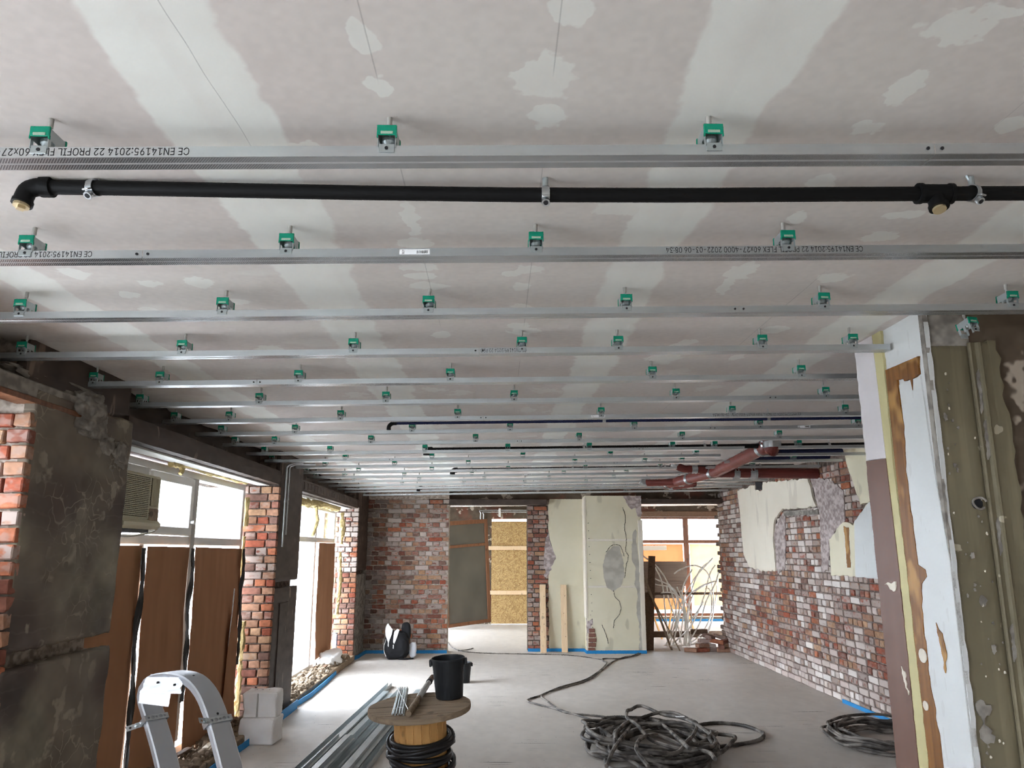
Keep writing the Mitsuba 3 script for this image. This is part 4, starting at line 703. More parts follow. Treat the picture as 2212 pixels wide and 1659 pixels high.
D5 = thing('drain_pipe', 'end piece of red-brown pipe below the steel-ended branch', 'drain pipe'); q0, q1 = np.array(py(1452, 1050, 10.6)), np.array(py(1500, 1043, 10.3)); part(D5, 'tube', tube([q0, q1], .055, 20), 'm_castred', 40); coup(D5, q0, q1 - q0, .055)
for x0, x1, y, n in ((2.75, 3.75, 8.6, 'nearer'), (2.6, 3.7, 8.15, 'farther')): solo('cable_duct', tube(spline([(x0, y, 2.60 + S * x0), (x0 + .15, y, 2.62 + S * x0), (x1, y + .05, 2.63 + S * x1)], .05), .035, 12), 'm_navy', 'dark blue sleeve above the rails at the right wall, %s one' % n, 'pipe sleeve', smooth=40)
# galvanised conduits on the dark pier
for i, (dx, zb, n) in enumerate(((0, 1.68, 'longer'), (.10, 1.80, 'shorter'))):
    y = 7.96 + dx; solo('conduit', cat(tube(spline([(-2.0 + .1 * i, y, 2.52), (-2.12, y, 2.515), (-2.165, y, 2.48), (-2.168, y, 2.40), (-2.168, y, zb)], .03), .011, 10), cyl((-2.168, y, 2.12 + .03 * i), (-2.168, y, 2.145 + .03 * i), .014, 10)), 'm_steel', '%s of two steel conduits bent down over the dark second pier' % n, 'conduit', 'conduits on the second pier', smooth=40)
# ------------------------------------------------------------ blue edging strip round the floor
def strip(pts, lab, h=.055, th=.008):
    P = [np.array([*p, 0.0]) for p in pts]; ms = []
    for a, b in zip(P[:-1], P[1:]):
        d = b - a; L = np.linalg.norm(d); n = np.array([-d[1], d[0], 0]) / L; m = box(0, L + .004, -th / 2, th / 2, 0, h)
        M = np.eye(4); M[:3, 0] = d / L; M[:3, 1] = n; M[:3, 3] = a; ms.append(xform(m, M))
    solo('edge_strip', cat(ms), 'm_blue', lab, 'edge strip', 'blue foam edge strips')
strip([(-2.14, 4.8), (-2.15, 6.6), (-2.13, 7.8)], 'blue foam edge strip along the sill of the near window behind the ladder')
strip([(-2.13, 7.9), (-2.13, 8.78)], 'blue foam edge strip at the foot of the dark second pier beside the white boxes', .09)
strip([(-2.16, 8.85), (-2.13, 9.4), (-2.15, 10.4), (-2.20, 11.4), (-2.25, 12.3), (-2.17, 12.7), (-2.15, 13.28)], 'blue foam edge strip along the rubble sill of the second window')
strip([(-2.15, 13.285), (-.83, 13.285)], 'blue foam edge strip at the foot of the far brick wall behind the backpack', .05)
strip([(.51, 13.49), (1.45, 13.47), (1.46, 13.19), (2.44, 13.19)], 'blue foam edge strip below the cream plaster and chimney breast', .05)
strip([(3.835, 7.2), (3.83, 8.4), (3.82, 9.0)], 'blue foam edge strip at the near foot of the right wall', .04)
strip([(3.0, 19.1), (7.2, 19.1)], 'blue foam edge strip of the room behind the right opening', .05)
# ------------------------------------------------------------ ladder with curved rail top, paper and straps
th = math.radians(38); LU, LW = np.array([math.cos(th), -math.sin(th), 0]), np.array([math.sin(th), math.cos(th), 0]); L0 = np.array([-1.0, 2.68, 0.0])
def lp(x, y): d = ray(x, y); t = ((L0 - EYE) @ LW) / (d @ LW); return EYE + d * t
LP = [lp(*q) for q in ((392, 1820), (362, 1659), (331, 1545), (320, 1502), (332, 1472), (365, 1459), (408, 1464), (438, 1487), (462, 1535), (492, 1640), (530, 1800))]
LS = spline(LP, .02); tan = np.gradient(LS, axis=0); tan /= np.linalg.norm(tan, axis=1)[:, None]; nor = np.cross(tan, LW); nor /= np.linalg.norm(nor, axis=1)[:, None]
def ribbon(P, nrm, W, hw, ht, c=.004):
    sec = [(-hw, -ht + c), (-hw + c, -ht), (hw - c, -ht), (hw, -ht + c), (hw, ht - c), (hw - c, ht), (-hw + c, ht), (-hw, ht - c)]; n = len(sec)
    V = np.vstack([[p + W * a + q * b for a, b in sec] for p, q in zip(P, nrm)]); f = []
    for i in range(len(P) - 1):
        for j in range(n): a, b, c_, d = i * n + j, i * n + (j + 1) % n, (i + 1) * n + (j + 1) % n, (i + 1) * n + j; f += [(a, b, c_), (a, c_, d)]
    for s in (0, (len(P) - 1) * n): f += [(s, s + j, s + j + 1) for j in range(1, n - 1)]
    m = trimesh.Trimesh(V, np.array(f), process=False); m.fix_normals(); return m
k = thing('step_ladder', 'aluminium step ladder with a curved handrail top in the left foreground', 'ladder')
half = len(LS) // 2
part(k, 'handrail', ribbon(LS, nor, LW, .036, .0125), 'm_alu', 30)
lo = LP[0]; ro = LP[-1]
for P, tgt in ((lo, lo + np.array([.25, .1, -lo[2]])), (ro, ro + np.array([.2, .1, -ro[2]]))): Q = np.linspace(P, tgt, 6); t = (tgt - P) / np.linalg.norm(tgt - P); part(k, 'leg', ribbon(Q, [np.cross(t, LW)] * 6, LW, .036, .0125), 'm_alu', 30)
for s in (.2, .5, .8): a = lo + np.array([.25, .1, -lo[2]]) * s; b = ro + np.array([.2, .1, -ro[2]]) * s; part(k, 'rung', tube([a, b], .016, 10), 'm_alu', 40)
for i in (half + 6, half + 14): part(k, 'rivet', cyl(LS[i] - nor[i] * .0, LS[i] + nor[i] * .0135, .004, 8), 'm_ink')
def strap(ip, lab, sgn):
    c, t, n_ = LS[ip], tan[ip], nor[ip]; k = thing('perforated_strap', lab, 'metal strap', 'perforated metal straps on the ladder')
    M = np.eye(4); M[:3, 0], M[:3, 1], M[:3, 2], M[:3, 3] = LW, n_, t, c
    holes = so.unary_union([sg.Point(x, 0).buffer(.0062 if i % 2 else .004) for i, x in enumerate(np.linspace(-.028, .028, 5))] )
    pl = sg.box(-.041, -.0095, .041, .0095).difference(holes)
    for s in (1, -1): part(k, 'band', xform(poly(pl, .0012, (0, s * .0165, 0), X_, Z_, Y_ * s), M), 'm_steel')
    part(k, 'band', xform(cat(box(-.0415, -.0403, -.0165, .0165, -.0095, .0095), box(.0403, .0415, -.0165, .0165, -.0095, .0095)), M), 'm_steel')
    part(k, 'tail', xform(poly(sg.box(0, -.009, .04, .009).difference(so.unary_union([sg.Point(.012, 0).buffer(.004), sg.Point(.028, 0).buffer(.004)])), .0012, (-.041, sgn * .017, 0), -X_ + Y_ * sgn * .4, Z_, Y_), M), 'm_steel'); part(k, 'bolt', xform(cyl((-.052, sgn * .012, 0), (-.052, sgn * .03, 0), .006, 8), M), 'm_zinc')
il = int(np.argmin([np.linalg.norm(p - lp(336, 1558)) for p in LS])); ir = int(np.argmin([np.linalg.norm(p - lp(470, 1560)) for p in LS])); strap(il, 'perforated metal strap round the left rail of the ladder', 1); strap(ir, 'perforated metal strap round the right rail of the ladder', 1)
def lp2(x, y, off): d = ray(x, y); t = ((L0 - LW * off - EYE) @ LW) / (d @ LW); return EYE + d * t
k = sheet([lp2(300, 1496, .05), lp2(388, 1499, .05), lp2(392, 1463, .045), lp2(322, 1462, .045)], 'm_sheet', 'crumpled white paper draped over the ladder top, with two dark dots', 'paper', 'draped_paper', wob=.012, seed=9, nu=22, nw=16)
sheet([lp2(323, 1466, .044), lp2(394, 1470, .044), lp2(390, 1458, -.03), lp2(326, 1456, -.03)], 'm_sheet', '', (k,), 'folded_edge', wob=.006, seed=11)
for x, y in ((343, 1474), (379, 1479)): q = lp2(x, y, .054); part(k, 'dot', cyl(q, q - LW * .006, .0035, 10), 'm_ink')
sheet([lp2(299, 1519, .056), lp2(364, 1527, .056), lp2(370, 1495, .046), lp2(303, 1491, .046)], 'm_sheet', 'flat white card hanging under the crumpled paper on the ladder', 'card', 'white_card', wob=.001, seed=10)
# ------------------------------------------------------------ white cartons
def carton(x0, x1, y0, y1, z0, z1, lab, rz, seed):
    m = cbox(x0, x1, y0, y1, z0, z1, .012); m = m.subdivide().subdivide(); v = m.vertices; c = np.array([(x0 + x1) / 2, (y0 + y1) / 2, 0])
    v = v + (meshkit.fbm(v * 9, 3, seed)[:, None] - .5) * np.array([.03, .03, .02]) * (v[:, 2:] > z0 + .02); v[:, 0] += .03 * (v[:, 2] - z0) * (1 if seed == 1 else -1); m = trimesh.Trimesh(v, m.faces, process=False)
    m = xform(m, rot(Z_, rz, c)); k = thing('carton', lab, 'box', 'white cartons'); part(k, 'body', m, 'm_carton', 40); return k, c
k1, _ = carton(-2.235, -1.925, 7.19, 7.45, 0, .215, 'lower dented white carton beside the dark pier, under another', -4, 1)
k2, c = carton(-2.215, -1.925, 7.2, 7.44, .216, .43, 'upper white carton with scribbled marks on top, standing on another', 3, 2)
for i, t in enumerate(('O', 'S', 'T')): part(k2, 'scribble', xform(meshkit.text_mesh(t, .03, .0006), trimesh.transformations.translation_matrix((-2.15 + .06 * i, 7.28, .437)) @ rot(Z_, 6)), 'm_ink')
part(k2, 'tape', xform(cbox(-2.1, -2.09, 7.185, 7.192, .23, .42, .001), rot(Z_, 3, c)), 'm_frame_grey')
# ------------------------------------------------------------ steel profiles lying on the floor
def uprof(P0, P1, w, h, flip, lab, roll=0):
    P0, P1 = np.array(P0, float), np.array(P1, float); L = np.linalg.norm(P1 - P0); d = (P1 - P0) / L; s = np.cross(d, Z_); t = .0014
    g = sg.Polygon([(-w / 2, 0), (w / 2, 0), (w / 2, h), (w / 2 - t, h), (w / 2 - t, t), (-w / 2 + t, t), (-w / 2 + t, h), (-w / 2, h)])
    if flip: g = sg.Polygon([(a, h - b) for a, b in g.exterior.coords])
    s2 = s * math.cos(roll) + Z_ * math.sin(roll); n2 = np.cross(s2, d); k = thing('steel_profile', lab, 'metal profile', 'galvanised profiles on the floor')
    part(k, 'channel', poly(g, L, P0, s2, n2, d), 'm_profile')
    for q in (.25, .5, .75): part(k, 'rib', poly(sg.box(-w * .22, -.0006, -w * .16, .0012) if not flip else sg.box(-w * .22, h - .0012, -w * .16, h + .0006), L, P0, s2, n2, d), 'm_profile') if q == .5 else None
dv = np.array([-1.335 + 1.50, 10.05 - 6.361, 0]); dv /= np.linalg.norm(dv)
def along(x, y, z, a, b): p = np.array([x, y, z]); return p + dv * a, p + dv * b
specs = [(-1.495, 6.36, .002, -.9, 3.78, .05, .045, 0, 'leftmost and longest open galvanised channel of the floor pile'), (-1.435, 6.36, .002, -.9, 3.2, .06, .045, 1, 'second galvanised profile from the left in the floor pile'),
         (-1.365, 6.36, .002, -.9, 3.15, .06, .027, 1, 'third galvanised profile from the left in the floor pile'), (-1.29, 6.36, .002, -.9, 3.3, .06, .045, 0, 'fourth galvanised profile from the left, an open channel'),
         (-1.215, 6.36, .002, -.9, 3.0, .06, .045, 0, 'fifth galvanised profile from the left, an open channel half under the drum top'), (-1.14, 6.36, .002, -.9, 2.9, .06, .027, 1, 'sixth galvanised profile from the left in the floor pile'),
         (-1.07, 6.36, .002, -.9, 3.3, .06, .045, 1, 'seventh galvanised profile from the left, nearest the drum'), (-1.0, 6.36, .002, -.9, 2.8, .05, .045, 0, 'rightmost galvanised channel of the floor pile'),
         (-1.40, 6.36, .05, -.9, .92, .05, .027, 0, 'short profile on top of the pile, left one of three'), (-1.335, 6.36, .05, -.9, .88, .05, .027, 1, 'short profile on top of the pile, middle of three'), (-1.27, 6.36, .05, -.9, .86, .05, .03, 0, 'short profile on top of the pile, right one of three'),
         (-1.11, 6.36, .05, -.9, 1.9, .06, .027, 1, 'flat profile lying on top of the pile at its right side')]
for x, y, z, a, b, w, h, fl, lab in specs: p, q = along(x, y, z, a, b); uprof(p, q, w, h, fl, lab)
# ------------------------------------------------------------ cable drum
DC = np.array([-.483, 5.13, 0.0]); DM = trimesh.transformations.translation_matrix(DC + (0, 0, .70)) @ rot(X_, 3.6) @ rot(Y_, -3.0)
k = thing('cable_drum', 'weathered wooden cable drum with black cable wound round it', 'cable drum')
def dplace(m): return xform(m, DM)
for i in range(6):                                                         # the top flange is made of boards
    a, b = -.318 + i * .106, -.318 + (i + 1) * .106 - .005; g = sg.Point(0, 0).buffer(.318, 48).intersection(sg.box(-.4, a, .4, b))
    part(k, 'flange_board', dplace(poly(g, .028, (0, 0, -.030 + .002 * (i % 2)), X_, Y_, Z_)), 'm_wood_grey')
part(k, 'flange_ring', dplace(lathe([(.0, -.034), (.316, -.034), (.319, -.028), (.319, -.012), (.31, -.010)], 56)), 'm_wood_grey')
for i in range(20):
    a = i * 18; part(k, 'stave', dplace(xform(cbox(-.0245, .0245, .142, .160, -.66, -.034, .003), rot(Z_, a))), 'm_wood_stave')
part(k, 'bottom_flange', dplace(lathe([(0, -.69), (.30, -.69), (.30, -.66), (0, -.66)], 48)), 'm_wood_grey')
for i in range(11):
    z = -.185 - i * .029; a = np.linspace(0, 2 * math.pi, 60); r0 = .178 + .012 * math.sin(i * 2.1) 
    P = [(r0 * math.cos(t) + .004 * math.sin(3 * t + i), r0 * math.sin(t), z + .012 * math.sin(t + i * 1.7)) for t in a]; part(k, 'cable_turn', dplace(tube(P, .0135, 10)), 'm_cable', 40)
for i in range(5):
    z = -.20 - i * .055; a = np.linspace(0, 2 * math.pi, 60); r0 = .203
    P = [(r0 * math.cos(t), r0 * math.sin(t), z + .045 * math.sin(t + i * 2.4)) for t in a]; part(k, 'cable_turn', dplace(tube(P, .012, 10)), 'm_cable', 40)
def on_drum(x, y, z=0): return (DM @ np.array([x, y, z, 1]))[:3]
def dpx(x, y, h=.0):                                                       # where a sight line meets the drum top
    n = DM[:3, 2]; o_ = on_drum(0, 0, h); d = ray(x, y); return EYE + d * (((o_ - EYE) @ n) / (d @ n))
bc = dpx(971, 1507); BN = np.eye(4); BN[:3, :3] = DM[:3, :3]; BN[:3, 3] = bc + DM[:3, 2] * .003
def bucket(M, lab, hang=True):
    k = thing('bucket', lab, 'bucket', 'black buckets'); P = lambda m: xform(m, M)
    part(k, 'body', P(lathe([(0, .0), (.082, .0), (.086, .004), (.105, .232), (.109, .234), (.109, .244), (.103, .246), (.101, .236), (.082, .01), (0, .008)], 48)), 'm_bucket', 30)
    for s in (-1, 1): part(k, 'ear', P(cbox(s * .104, s * .122, -.016, .016, .195, .238, .004)), 'm_bucket')
    part(k, 'handle', P(tube(spline([(.116 * math.cos(t), -.118 * math.sin(t) * .6 + .0, .222 - .10 * math.sin(t)) for t in np.linspace(0, math.pi, 9)], .02) if not hang else spline([(.116 * math.cos(t), .125 * math.sin(t), .222 + .012 * math.sin(t)) for t in np.linspace(0, math.pi, 12)], .02), .004, 8)), 'm_zinc', 40)
bucket(BN, 'black plastic bucket standing on the cable drum')
q = pz(1000, 1474); bucket(trimesh.transformations.translation_matrix((q[0], q[1], 0)), 'second black bucket on the floor, mostly hidden behind the one on the drum')
g = 'threaded rods on the drum'
for i in range(9):
    a = dpx(847 + i * 3.1, 1545 + (i % 3)); b = dpx(862 + i * 2.4, 1489 + (i % 3) * 1.5); a, b = a + Z_ * (.005 + .008 * (i % 2)), b + Z_ * (.005 + .008 * (i % 2) + .004 * (i % 3))
    solo('steel_rod', tube([a, b], .0042, 7), 'm_zinc', 'thin steel rod of the bundle lying on the cable drum', 'rod', g)
a, b = dpx(883, 1540) + Z_ * .01, dpx(857, 1492) + Z_ * .026; solo('steel_rod', tube([a, b], .003, 7), 'm_steel', 'loose thin steel rod lying across the bundle on the cable drum', 'rod')
solo('wire_tie', tube(spline([dpx(850, 1540) + Z_ * .018, dpx(860, 1537) + Z_ * .024, dpx(872, 1538) + Z_ * .022], .01), .0016, 6), 'm_paper', 'white wire tying the rod bundle on the drum', 'wire tie')
k = thing('wrapped_stick', 'dirty wooden stick wrapped in clear tape lying on the cable drum', 'stick')
a, b = dpx(882, 1550) + Z_ * .02, dpx(934, 1472) + Z_ * .03; d = b - a
part(k, 'handle', tube([a, a + d * .18, a + d * .4], [.017, .02, .017], 12), 'm_wood_grey', 40); part(k, 'wrapping', tube([a + d * t for t in np.linspace(.36, .82, 8)], [.016, .019, .018, .020, .018, .019, .017, .016], 12), 'm_frame_grey', 40)
part(k, 'head', tube([a + d * .82, a + d * .9, a + d], [.015, .019, .018], 12), 'm_wood_dark', 40); part(k, 'band', tube([a + d * .83, a + d * .86], .021, 14), 'm_black', 40)
# ------------------------------------------------------------ cables on the floor
def fcable(pts, r, lab, b='m_rubber', z=None, cat_='cable', group=None):
    P = spline([[*pz(x, y)[:2], r] for x, y in pts], .05); P[:, 2] += r * .25 * (1 + np.sin(np.arange(len(P)) * .3)); return solo('floor_cable', tube(P, r, 8), b, lab, cat_, group, smooth=40)
k = fcable([(1393, 1384), (1386, 1404), (1372, 1416), (1345, 1424), (1305, 1424), (1303, 1430), (1310, 1436), (1275, 1465), (1210, 1487), (1170, 1503), (1142, 1513), (1145, 1520), (1200, 1534), (1230, 1543), (1290, 1549), (1345, 1560)], .0095, 'black cable snaking from the chimney corner to the cable heap, leftmost bend')
labels[k]['label'] = 'black cable snaking over the floor with the leftmost bend'
fcable([(1396, 1400), (1378, 1416), (1350, 1421), (1325, 1430), (1300, 1449), (1272, 1470), (1225, 1485), (1172, 1502), (1180, 1515), (1210, 1535), (1270, 1554), (1330, 1580)], .0085, 'grey cable lying close beside the black snaking cable and cutting its bend')
fcable([(966, 1386), (975, 1398), (995, 1407), (1020, 1410), (1080, 1413), (1200, 1415), (1260, 1420), (1300, 1426)], .007, 'thin dark cable from the doorway jamb across the floor below the cream plaster')
fcable([(990, 1407), (1010, 1405), (1022, 1402)], .008, 'short cable end lying in the doorway')
hc = np.array([1.36, 7.05, 0]); r_ = np.random.RandomState(3)
k = thing('cable_heap', 'tangled heap of thick dark cable on the floor', 'cable heap')
def loop(cx, cy, a, b, ang, z, wob, seed, n=14, open_=0):
    rr = np.random.RandomState(seed); t = np.linspace(0, 2 * math.pi, n, endpoint=False); P = []
    for i, s in enumerate(t):
        x, y = a * math.cos(s) * (1 + rr.uniform(-wob, wob)), b * math.sin(s) * (1 + rr.uniform(-wob, wob)); P.append((cx + x * math.cos(ang) - y * math.sin(ang), cy + x * math.sin(ang) + y * math.cos(ang), max(.016, z + rr.uniform(-.02, .03))))
    return spline(P, .04, closed=True)
for i in range(19):
    rr = np.random.RandomState(100 + i); f = i / 19
    part(k, 'cable_loop', tube(loop(hc[0] + rr.uniform(-.12, .12), hc[1] + rr.uniform(-.25, .2), rr.uniform(.26, .55) , rr.uniform(.4, .85), rr.uniform(-.5, .5), .02 + .15 * f * rr.uniform(.5, 1), .14, 200 + i), .0155, 8), 'm_rubber', 40)
for i, P in enumerate(([(1335, 1600), (1330, 1585), (1352, 1562), (1375, 1556), (1395, 1560)], [(1310, 1655), (1325, 1620), (1350, 1585), (1378, 1556), (1420, 1558), (1470, 1600), (1490, 1618)], [(1400, 1655), (1375, 1620), (1385, 1595), (1420, 1588), (1480, 1612), (1530, 1625), (1545, 1640)])):
    Q = [np.array(pz(x, y - 0, .16 + .05 * math.sin(j * 1.3))) for j, (x, y) in enumerate(P)]; part(k, 'cable_loop', tube(spline(Q, .03), .0155, 8), 'm_rubber', 40)
P = [[*pz(x, y)[:2], .017] for x, y in ((1470, 1578), (1540, 1566), (1600, 1570), (1640, 1583), (1650, 1594), (1630, 1606), (1570, 1616), (1520, 1622))]; part(k, 'cable_loop', tube(spline(P, .04), .0165, 8), 'm_rubber', 40)
P = [[*pz(x, y)[:2], .017] for x, y in ((1345, 1568), (1320, 1566), (1295, 1574), (1293, 1583), (1330, 1597), (1360, 1600))]; part(k, 'cable_loop', tube(spline(P, .04), .0165, 8), 'm_rubber', 40)
part(k, 'tag', box(1.62, 1.70, 7.42, 7.46, .17, .172), 'm_paper')
k = thing('cable_coil', 'coil of dark cable on the floor in front of the right wall', 'cable coil'); cc = pz(1880, 1603)
for i in range(13):
    rr = np.random.RandomState(300 + i); part(k, 'cable_turn', tube(loop(3.42 + rr.uniform(-.03, .03), 7.16 + rr.uniform(-.04, .04), (.36 + .013 * (i * 5 % 13)), (.40 + .014 * (i * 5 % 13)), 0, .018 + .009 * i * rr.uniform(.5, 1), .022, 400 + i, 16), .0125, 8), 'm_rubber', 40)
part(k, 'plug', cbox(3.26, 3.36, 6.56, 6.62, .0, .05, .01), 'm_frame_grey')
# ------------------------------------------------------------ backpack, bottle, tin tube
k = thing('backpack', 'open black backpack with white lining in front of the far brick wall', 'backpack')
bx, by = -1.56, 12.62
def blob(c, s, seed, amp=.12, sub=3, flat=None):
    m = trimesh.creation.icosphere(sub); v = m.vertices.copy(); e = np.sign(v) * np.abs(v) ** .62; v = e / np.linalg.norm(e, axis=1).max() * 1.25; v = v * (1 + amp * (meshkit.fbm(m.vertices * 2.2 + seed, 3, seed)[:, None] - .5)); v = v * np.array(s) + np.array(c)
    if flat is not None: v[:, 2] = np.maximum(v[:, 2], flat)
    return trimesh.Trimesh(v, m.faces, process=False)
part(k, 'body', blob((bx, by, .20), (.185, .13, .21), 2, .25, 4, .004), 'm_bag', True); part(k, 'flap', blob((bx + .13, by + .04, .40), (.07, .05, .14), 4, .2), 'm_bag', True); part(k, 'flap', blob((bx - .10, by, .33), (.06, .08, .10), 5, .2), 'm_bag', True)
part(k, 'lining', poly([(-.165, .36), (-.175, .44), (-.155, .52), (-.135, .54), (-.10, .50), (-.06, .45), (-.07, .38), (-.10, .30), (-.115, .25), (-.125, .26)], .012, (bx, by - .13, 0), X_, Z_, Y_), 'm_paper'); part(k, 'lining', poly([(-.045, .33), (-.035, .42), (.01, .46), (.045, .45), (.02, .36), (-.01, .28), (-.03, .24), (-.045, .26)], .012, (bx, by - .135, 0), X_, Z_, Y_), 'm_paper')
for dx, z0, z1 in ((-.118, .20, .27), (-.04, .17, .23)): part(k, 'zip_pull', cbox(bx + dx - .006, bx + dx + .006, by - .145, by - .138, z0, z1, .002), 'm_paper')
part(k, 'piping', tube(spline([(bx - .16, by - .10, .30), (bx - .19, by - .09, .2), (bx - .185, by - .09, .12), (bx - .15, by - .11, .05)], .02), .004, 6), 'm_paper', 40); part(k, 'strap', tube(spline([(bx + .05, by - .14, .02), (bx + .16, by - .1, .015), (bx + .26, by - .02, .012)], .03), .012, 6), 'm_bag', 40)
solo('plastic_bag', blob((bx + .24, by + .06, .13), (.055, .05, .11), 8, .5, 3, .003), 'm_sheet', 'pale crumpled plastic bag behind the backpack', 'plastic bag', smooth=True)
k = thing('water_bottle', 'clear plastic bottle standing at the corner of the second window sill', 'bottle'); q = pz(753, 1419)
part(k, 'body', mv(lathe([(0, .001), (.04, .001), (.044, .02), (.042, .09), (.044, .10), (.044, .2), (.03, .25), (.014, .275), (.014, .29)], 24), *q), {'type': 'principled', 'base_color': rgb((.8, .87, .9)), 'roughness': .15, 'spec_trans': .0, 'specular': .6}, 40); part(k, 'cap', mv(lathe([(0, .31), (.017, .31), (.017, .288), (0, .288)], 16), *q), 'm_blue'); part(k, 'label', mv(lathe([(.0446, .11), (.0446, .18)], 24), *q), 'm_frame')
k = thing('sealant_tube', 'white and dark blue sealant tube standing on the second window sill', 'tube'); q = np.array(pz(722, 1418, .085))
part(k, 'body', mv(lathe([(0, 0), (.036, 0), (.036, .34), (0, .34)], 20), *q), 'm_paper', 30); part(k, 'print', mv(lathe([(.0365, .0), (.0365, .12), (.036, .12)], 20), *q), 'm_navy', 30); part(k, 'print', mv(cbox(.01, .037, -.02, .0, .16, .31, .002), *q), 'm_navy')
part(k, 'rim', mv(lathe([(.0, .345), (.038, .345), (.038, .33), (.0, .33)], 20), *q), 'm_zinc', 30)
# ------------------------------------------------------------ two battens leaning on the far wall
for i, (a, b, yb, lab) in enumerate((((1172, 1263), (1174, 1393), 13.3, 'pale timber batten leaning on the brick pier right of the doorway'), ((1217, 1263), (1220, 1402), 13.36, 'pale timber batten leaning on the cream plaster'))):
    t, o_ = np.array(py(*a, 13.47)), np.array(py(*b, yb)); o_[2] = max(o_[2] if i == 0 else .0, .0); o_[2] = 0
    d = t - o_; L = np.linalg.norm(d); d /= L; s = X_; n = np.cross(s, d); s = np.cross(d, n); M = np.eye(4); M[:3, 0], M[:3, 1], M[:3, 2], M[:3, 3] = s, n, d, o_; k = solo('timber_batten', xform(cbox(-.05, .05, -.018, .018, 0, L, .003), M), 'm_wood_light', lab, 'batten', 'timber battens leaning on the far wall')
    for z in (.25, .45, .62, .9): part(k, 'knot', xform(cyl((.02 * math.sin(z * 30), .0185, z), (.02 * math.sin(z * 30), -.0188, z), .007, 8), M), 'm_wood_brown')
# ------------------------------------------------------------ brick heap, trestle, boards and hoses in the right opening
bpos = [(3.36, 0, 4), (3.49, 0, -70), (3.62, 0, 12), (3.76, 0, -5), (3.40, 1, 20), (3.55, 1, -8), (3.68, 1, 75), (3.80, 1, 10), (3.47, 2, 5), (3.66, 2, -15), (3.77, 2, 40), (3.70, 3, 8), (3.24, 0, -30), (3.58, 3, -60)]
ROWN = ('bottom', 'second', 'third', 'top')
for i, (x, r_, a) in enumerate(bpos):
    m = brick_mesh(.215, .062, .10, i); M = trimesh.transformations.translation_matrix((x, YB + .10 + .05 * (i % 3), .034 + r_ * .068)) @ rot(Z_, a) @ rot(Y_, (0, 9, -12, 16)[i % 4] if r_ else 0)
    m = xform(m, M); m.unmerge_vertices(); left = 1 + sum(1 for q in bpos if q[1] == r_ and q[0] < x); kk = thing('loose_brick', 'loose brick, %s from the left in the %s layer of the heap' % (ORD[left - 1], ROWN[r_]), 'brick', 'loose bricks in the opening'); scene[kk] = mikit.ply((m.vertices, m.faces), 'm_brick', uv=np.tile([(1 if i % 3 else 2) + (i % 8 + .5) / 8, (i % 3) / 4], (len(m.vertices), 1)))
q = np.array(py(1512, 1366, 13.9)); solo('loose_brick', rough_face(-.14, .14, -.03, .05, (q[0], q[1], q[2]), X_, Z_, -Y_, .01, .012, 3, .08, 9, .015), 'm_wood_dark', 'single dark brick chunk lying behind the heap in the opening', 'brick')
def beam3(name, P0, P1, w, h, b, lab, cat_, group=None):
    P0, P1 = np.array(P0, float), np.array(P1, float); L = np.linalg.norm(P1 - P0); d = (P1 - P0) / L; s = np.cross(d, Z_ if abs(d[2]) < .9 else Y_); s /= np.linalg.norm(s); n = np.cross(s, d); M = np.eye(4); M[:3, 0], M[:3, 1], M[:3, 2], M[:3, 3] = s, n, d, P0
    return solo(name, xform(cbox(-w / 2, w / 2, -h / 2, h / 2, 0, L, .004), M), b, lab, cat_, group)
beam3('dark_post', (*py(1404, 1405, 13.62)[:2], 0), py(1408, 1201, 13.62), .115, .05, 'm_wood_dark', 'upright dark plank in the right opening, tallest one', 'plank')
q = py(1395, 1405, 13.58); beam3('brown_post', (q[0], q[1], 0), py(1398, 1285, 13.58), .07, .05, 'm_wood_dark', 'shorter brown post beside the chimney breast in the opening', 'plank')
for i, (a, b, lab) in enumerate((((1390, 1240), (1451, 1404), 'thin lath leaning across the opening, left of the pair'), ((1398, 1272), (1469, 1406), 'thin lath leaning across the opening, right of the pair'))):
    t, o_ = py(*a, 13.55), pz(*b); beam3('leaning_lath', (o_[0], o_[1], .0), t, .035, .02, 'm_wood_grey', lab, 'lath', 'thin laths leaning in the opening')
z = float(py(1470, 1282, 14.0)[2]); beam3('trestle_beam', (2.42, 14.0, z), (3.95, 14.0, z), .085, .04, 'm_wood_dark', 'dark crossbeam spanning the right opening at waist height', 'beam')
z = float(py(1470, 1370, 14.2)[2]); beam3('floor_beam', (2.4, 14.2, max(z, .05)), (4.1, 14.2, max(z, .05)), .09, .10, 'm_wood_dark', 'low dark beam across the floor of the right opening', 'beam')
for i in range(8):
    y0 = 14.4 + .02 * i; z = float(py(1440, 1234 + i * 5.3, y0)[2]); beam3('stacked_board', (2.3, y0, z), (float(py(1484 - i * 2.2, 1240, y0)[0]), y0, z), .028, .35, 'm_wood_board', '%s board from the top of the stack behind the dark post' % ORD[i], 'board', 'stacked boards in the opening')
for i, (a, b) in enumerate((((1400, 1300), (1430, 1370)), ((1455, 1290), (1440, 1345)), ((1480, 1310), (1505, 1360)))): beam3('trestle_leg', (*py(*b, 15.3)[:2], 0), py(*a, 15.2), .03, .03, 'm_wood_stave', 'yellow trestle leg behind the hoses, %s of three' % ('left', 'middle', 'right')[i], 'trestle leg', 'yellow trestle legs')
base = np.array(py(1468, 1400, 13.62)); rr = np.random.RandomState(12)
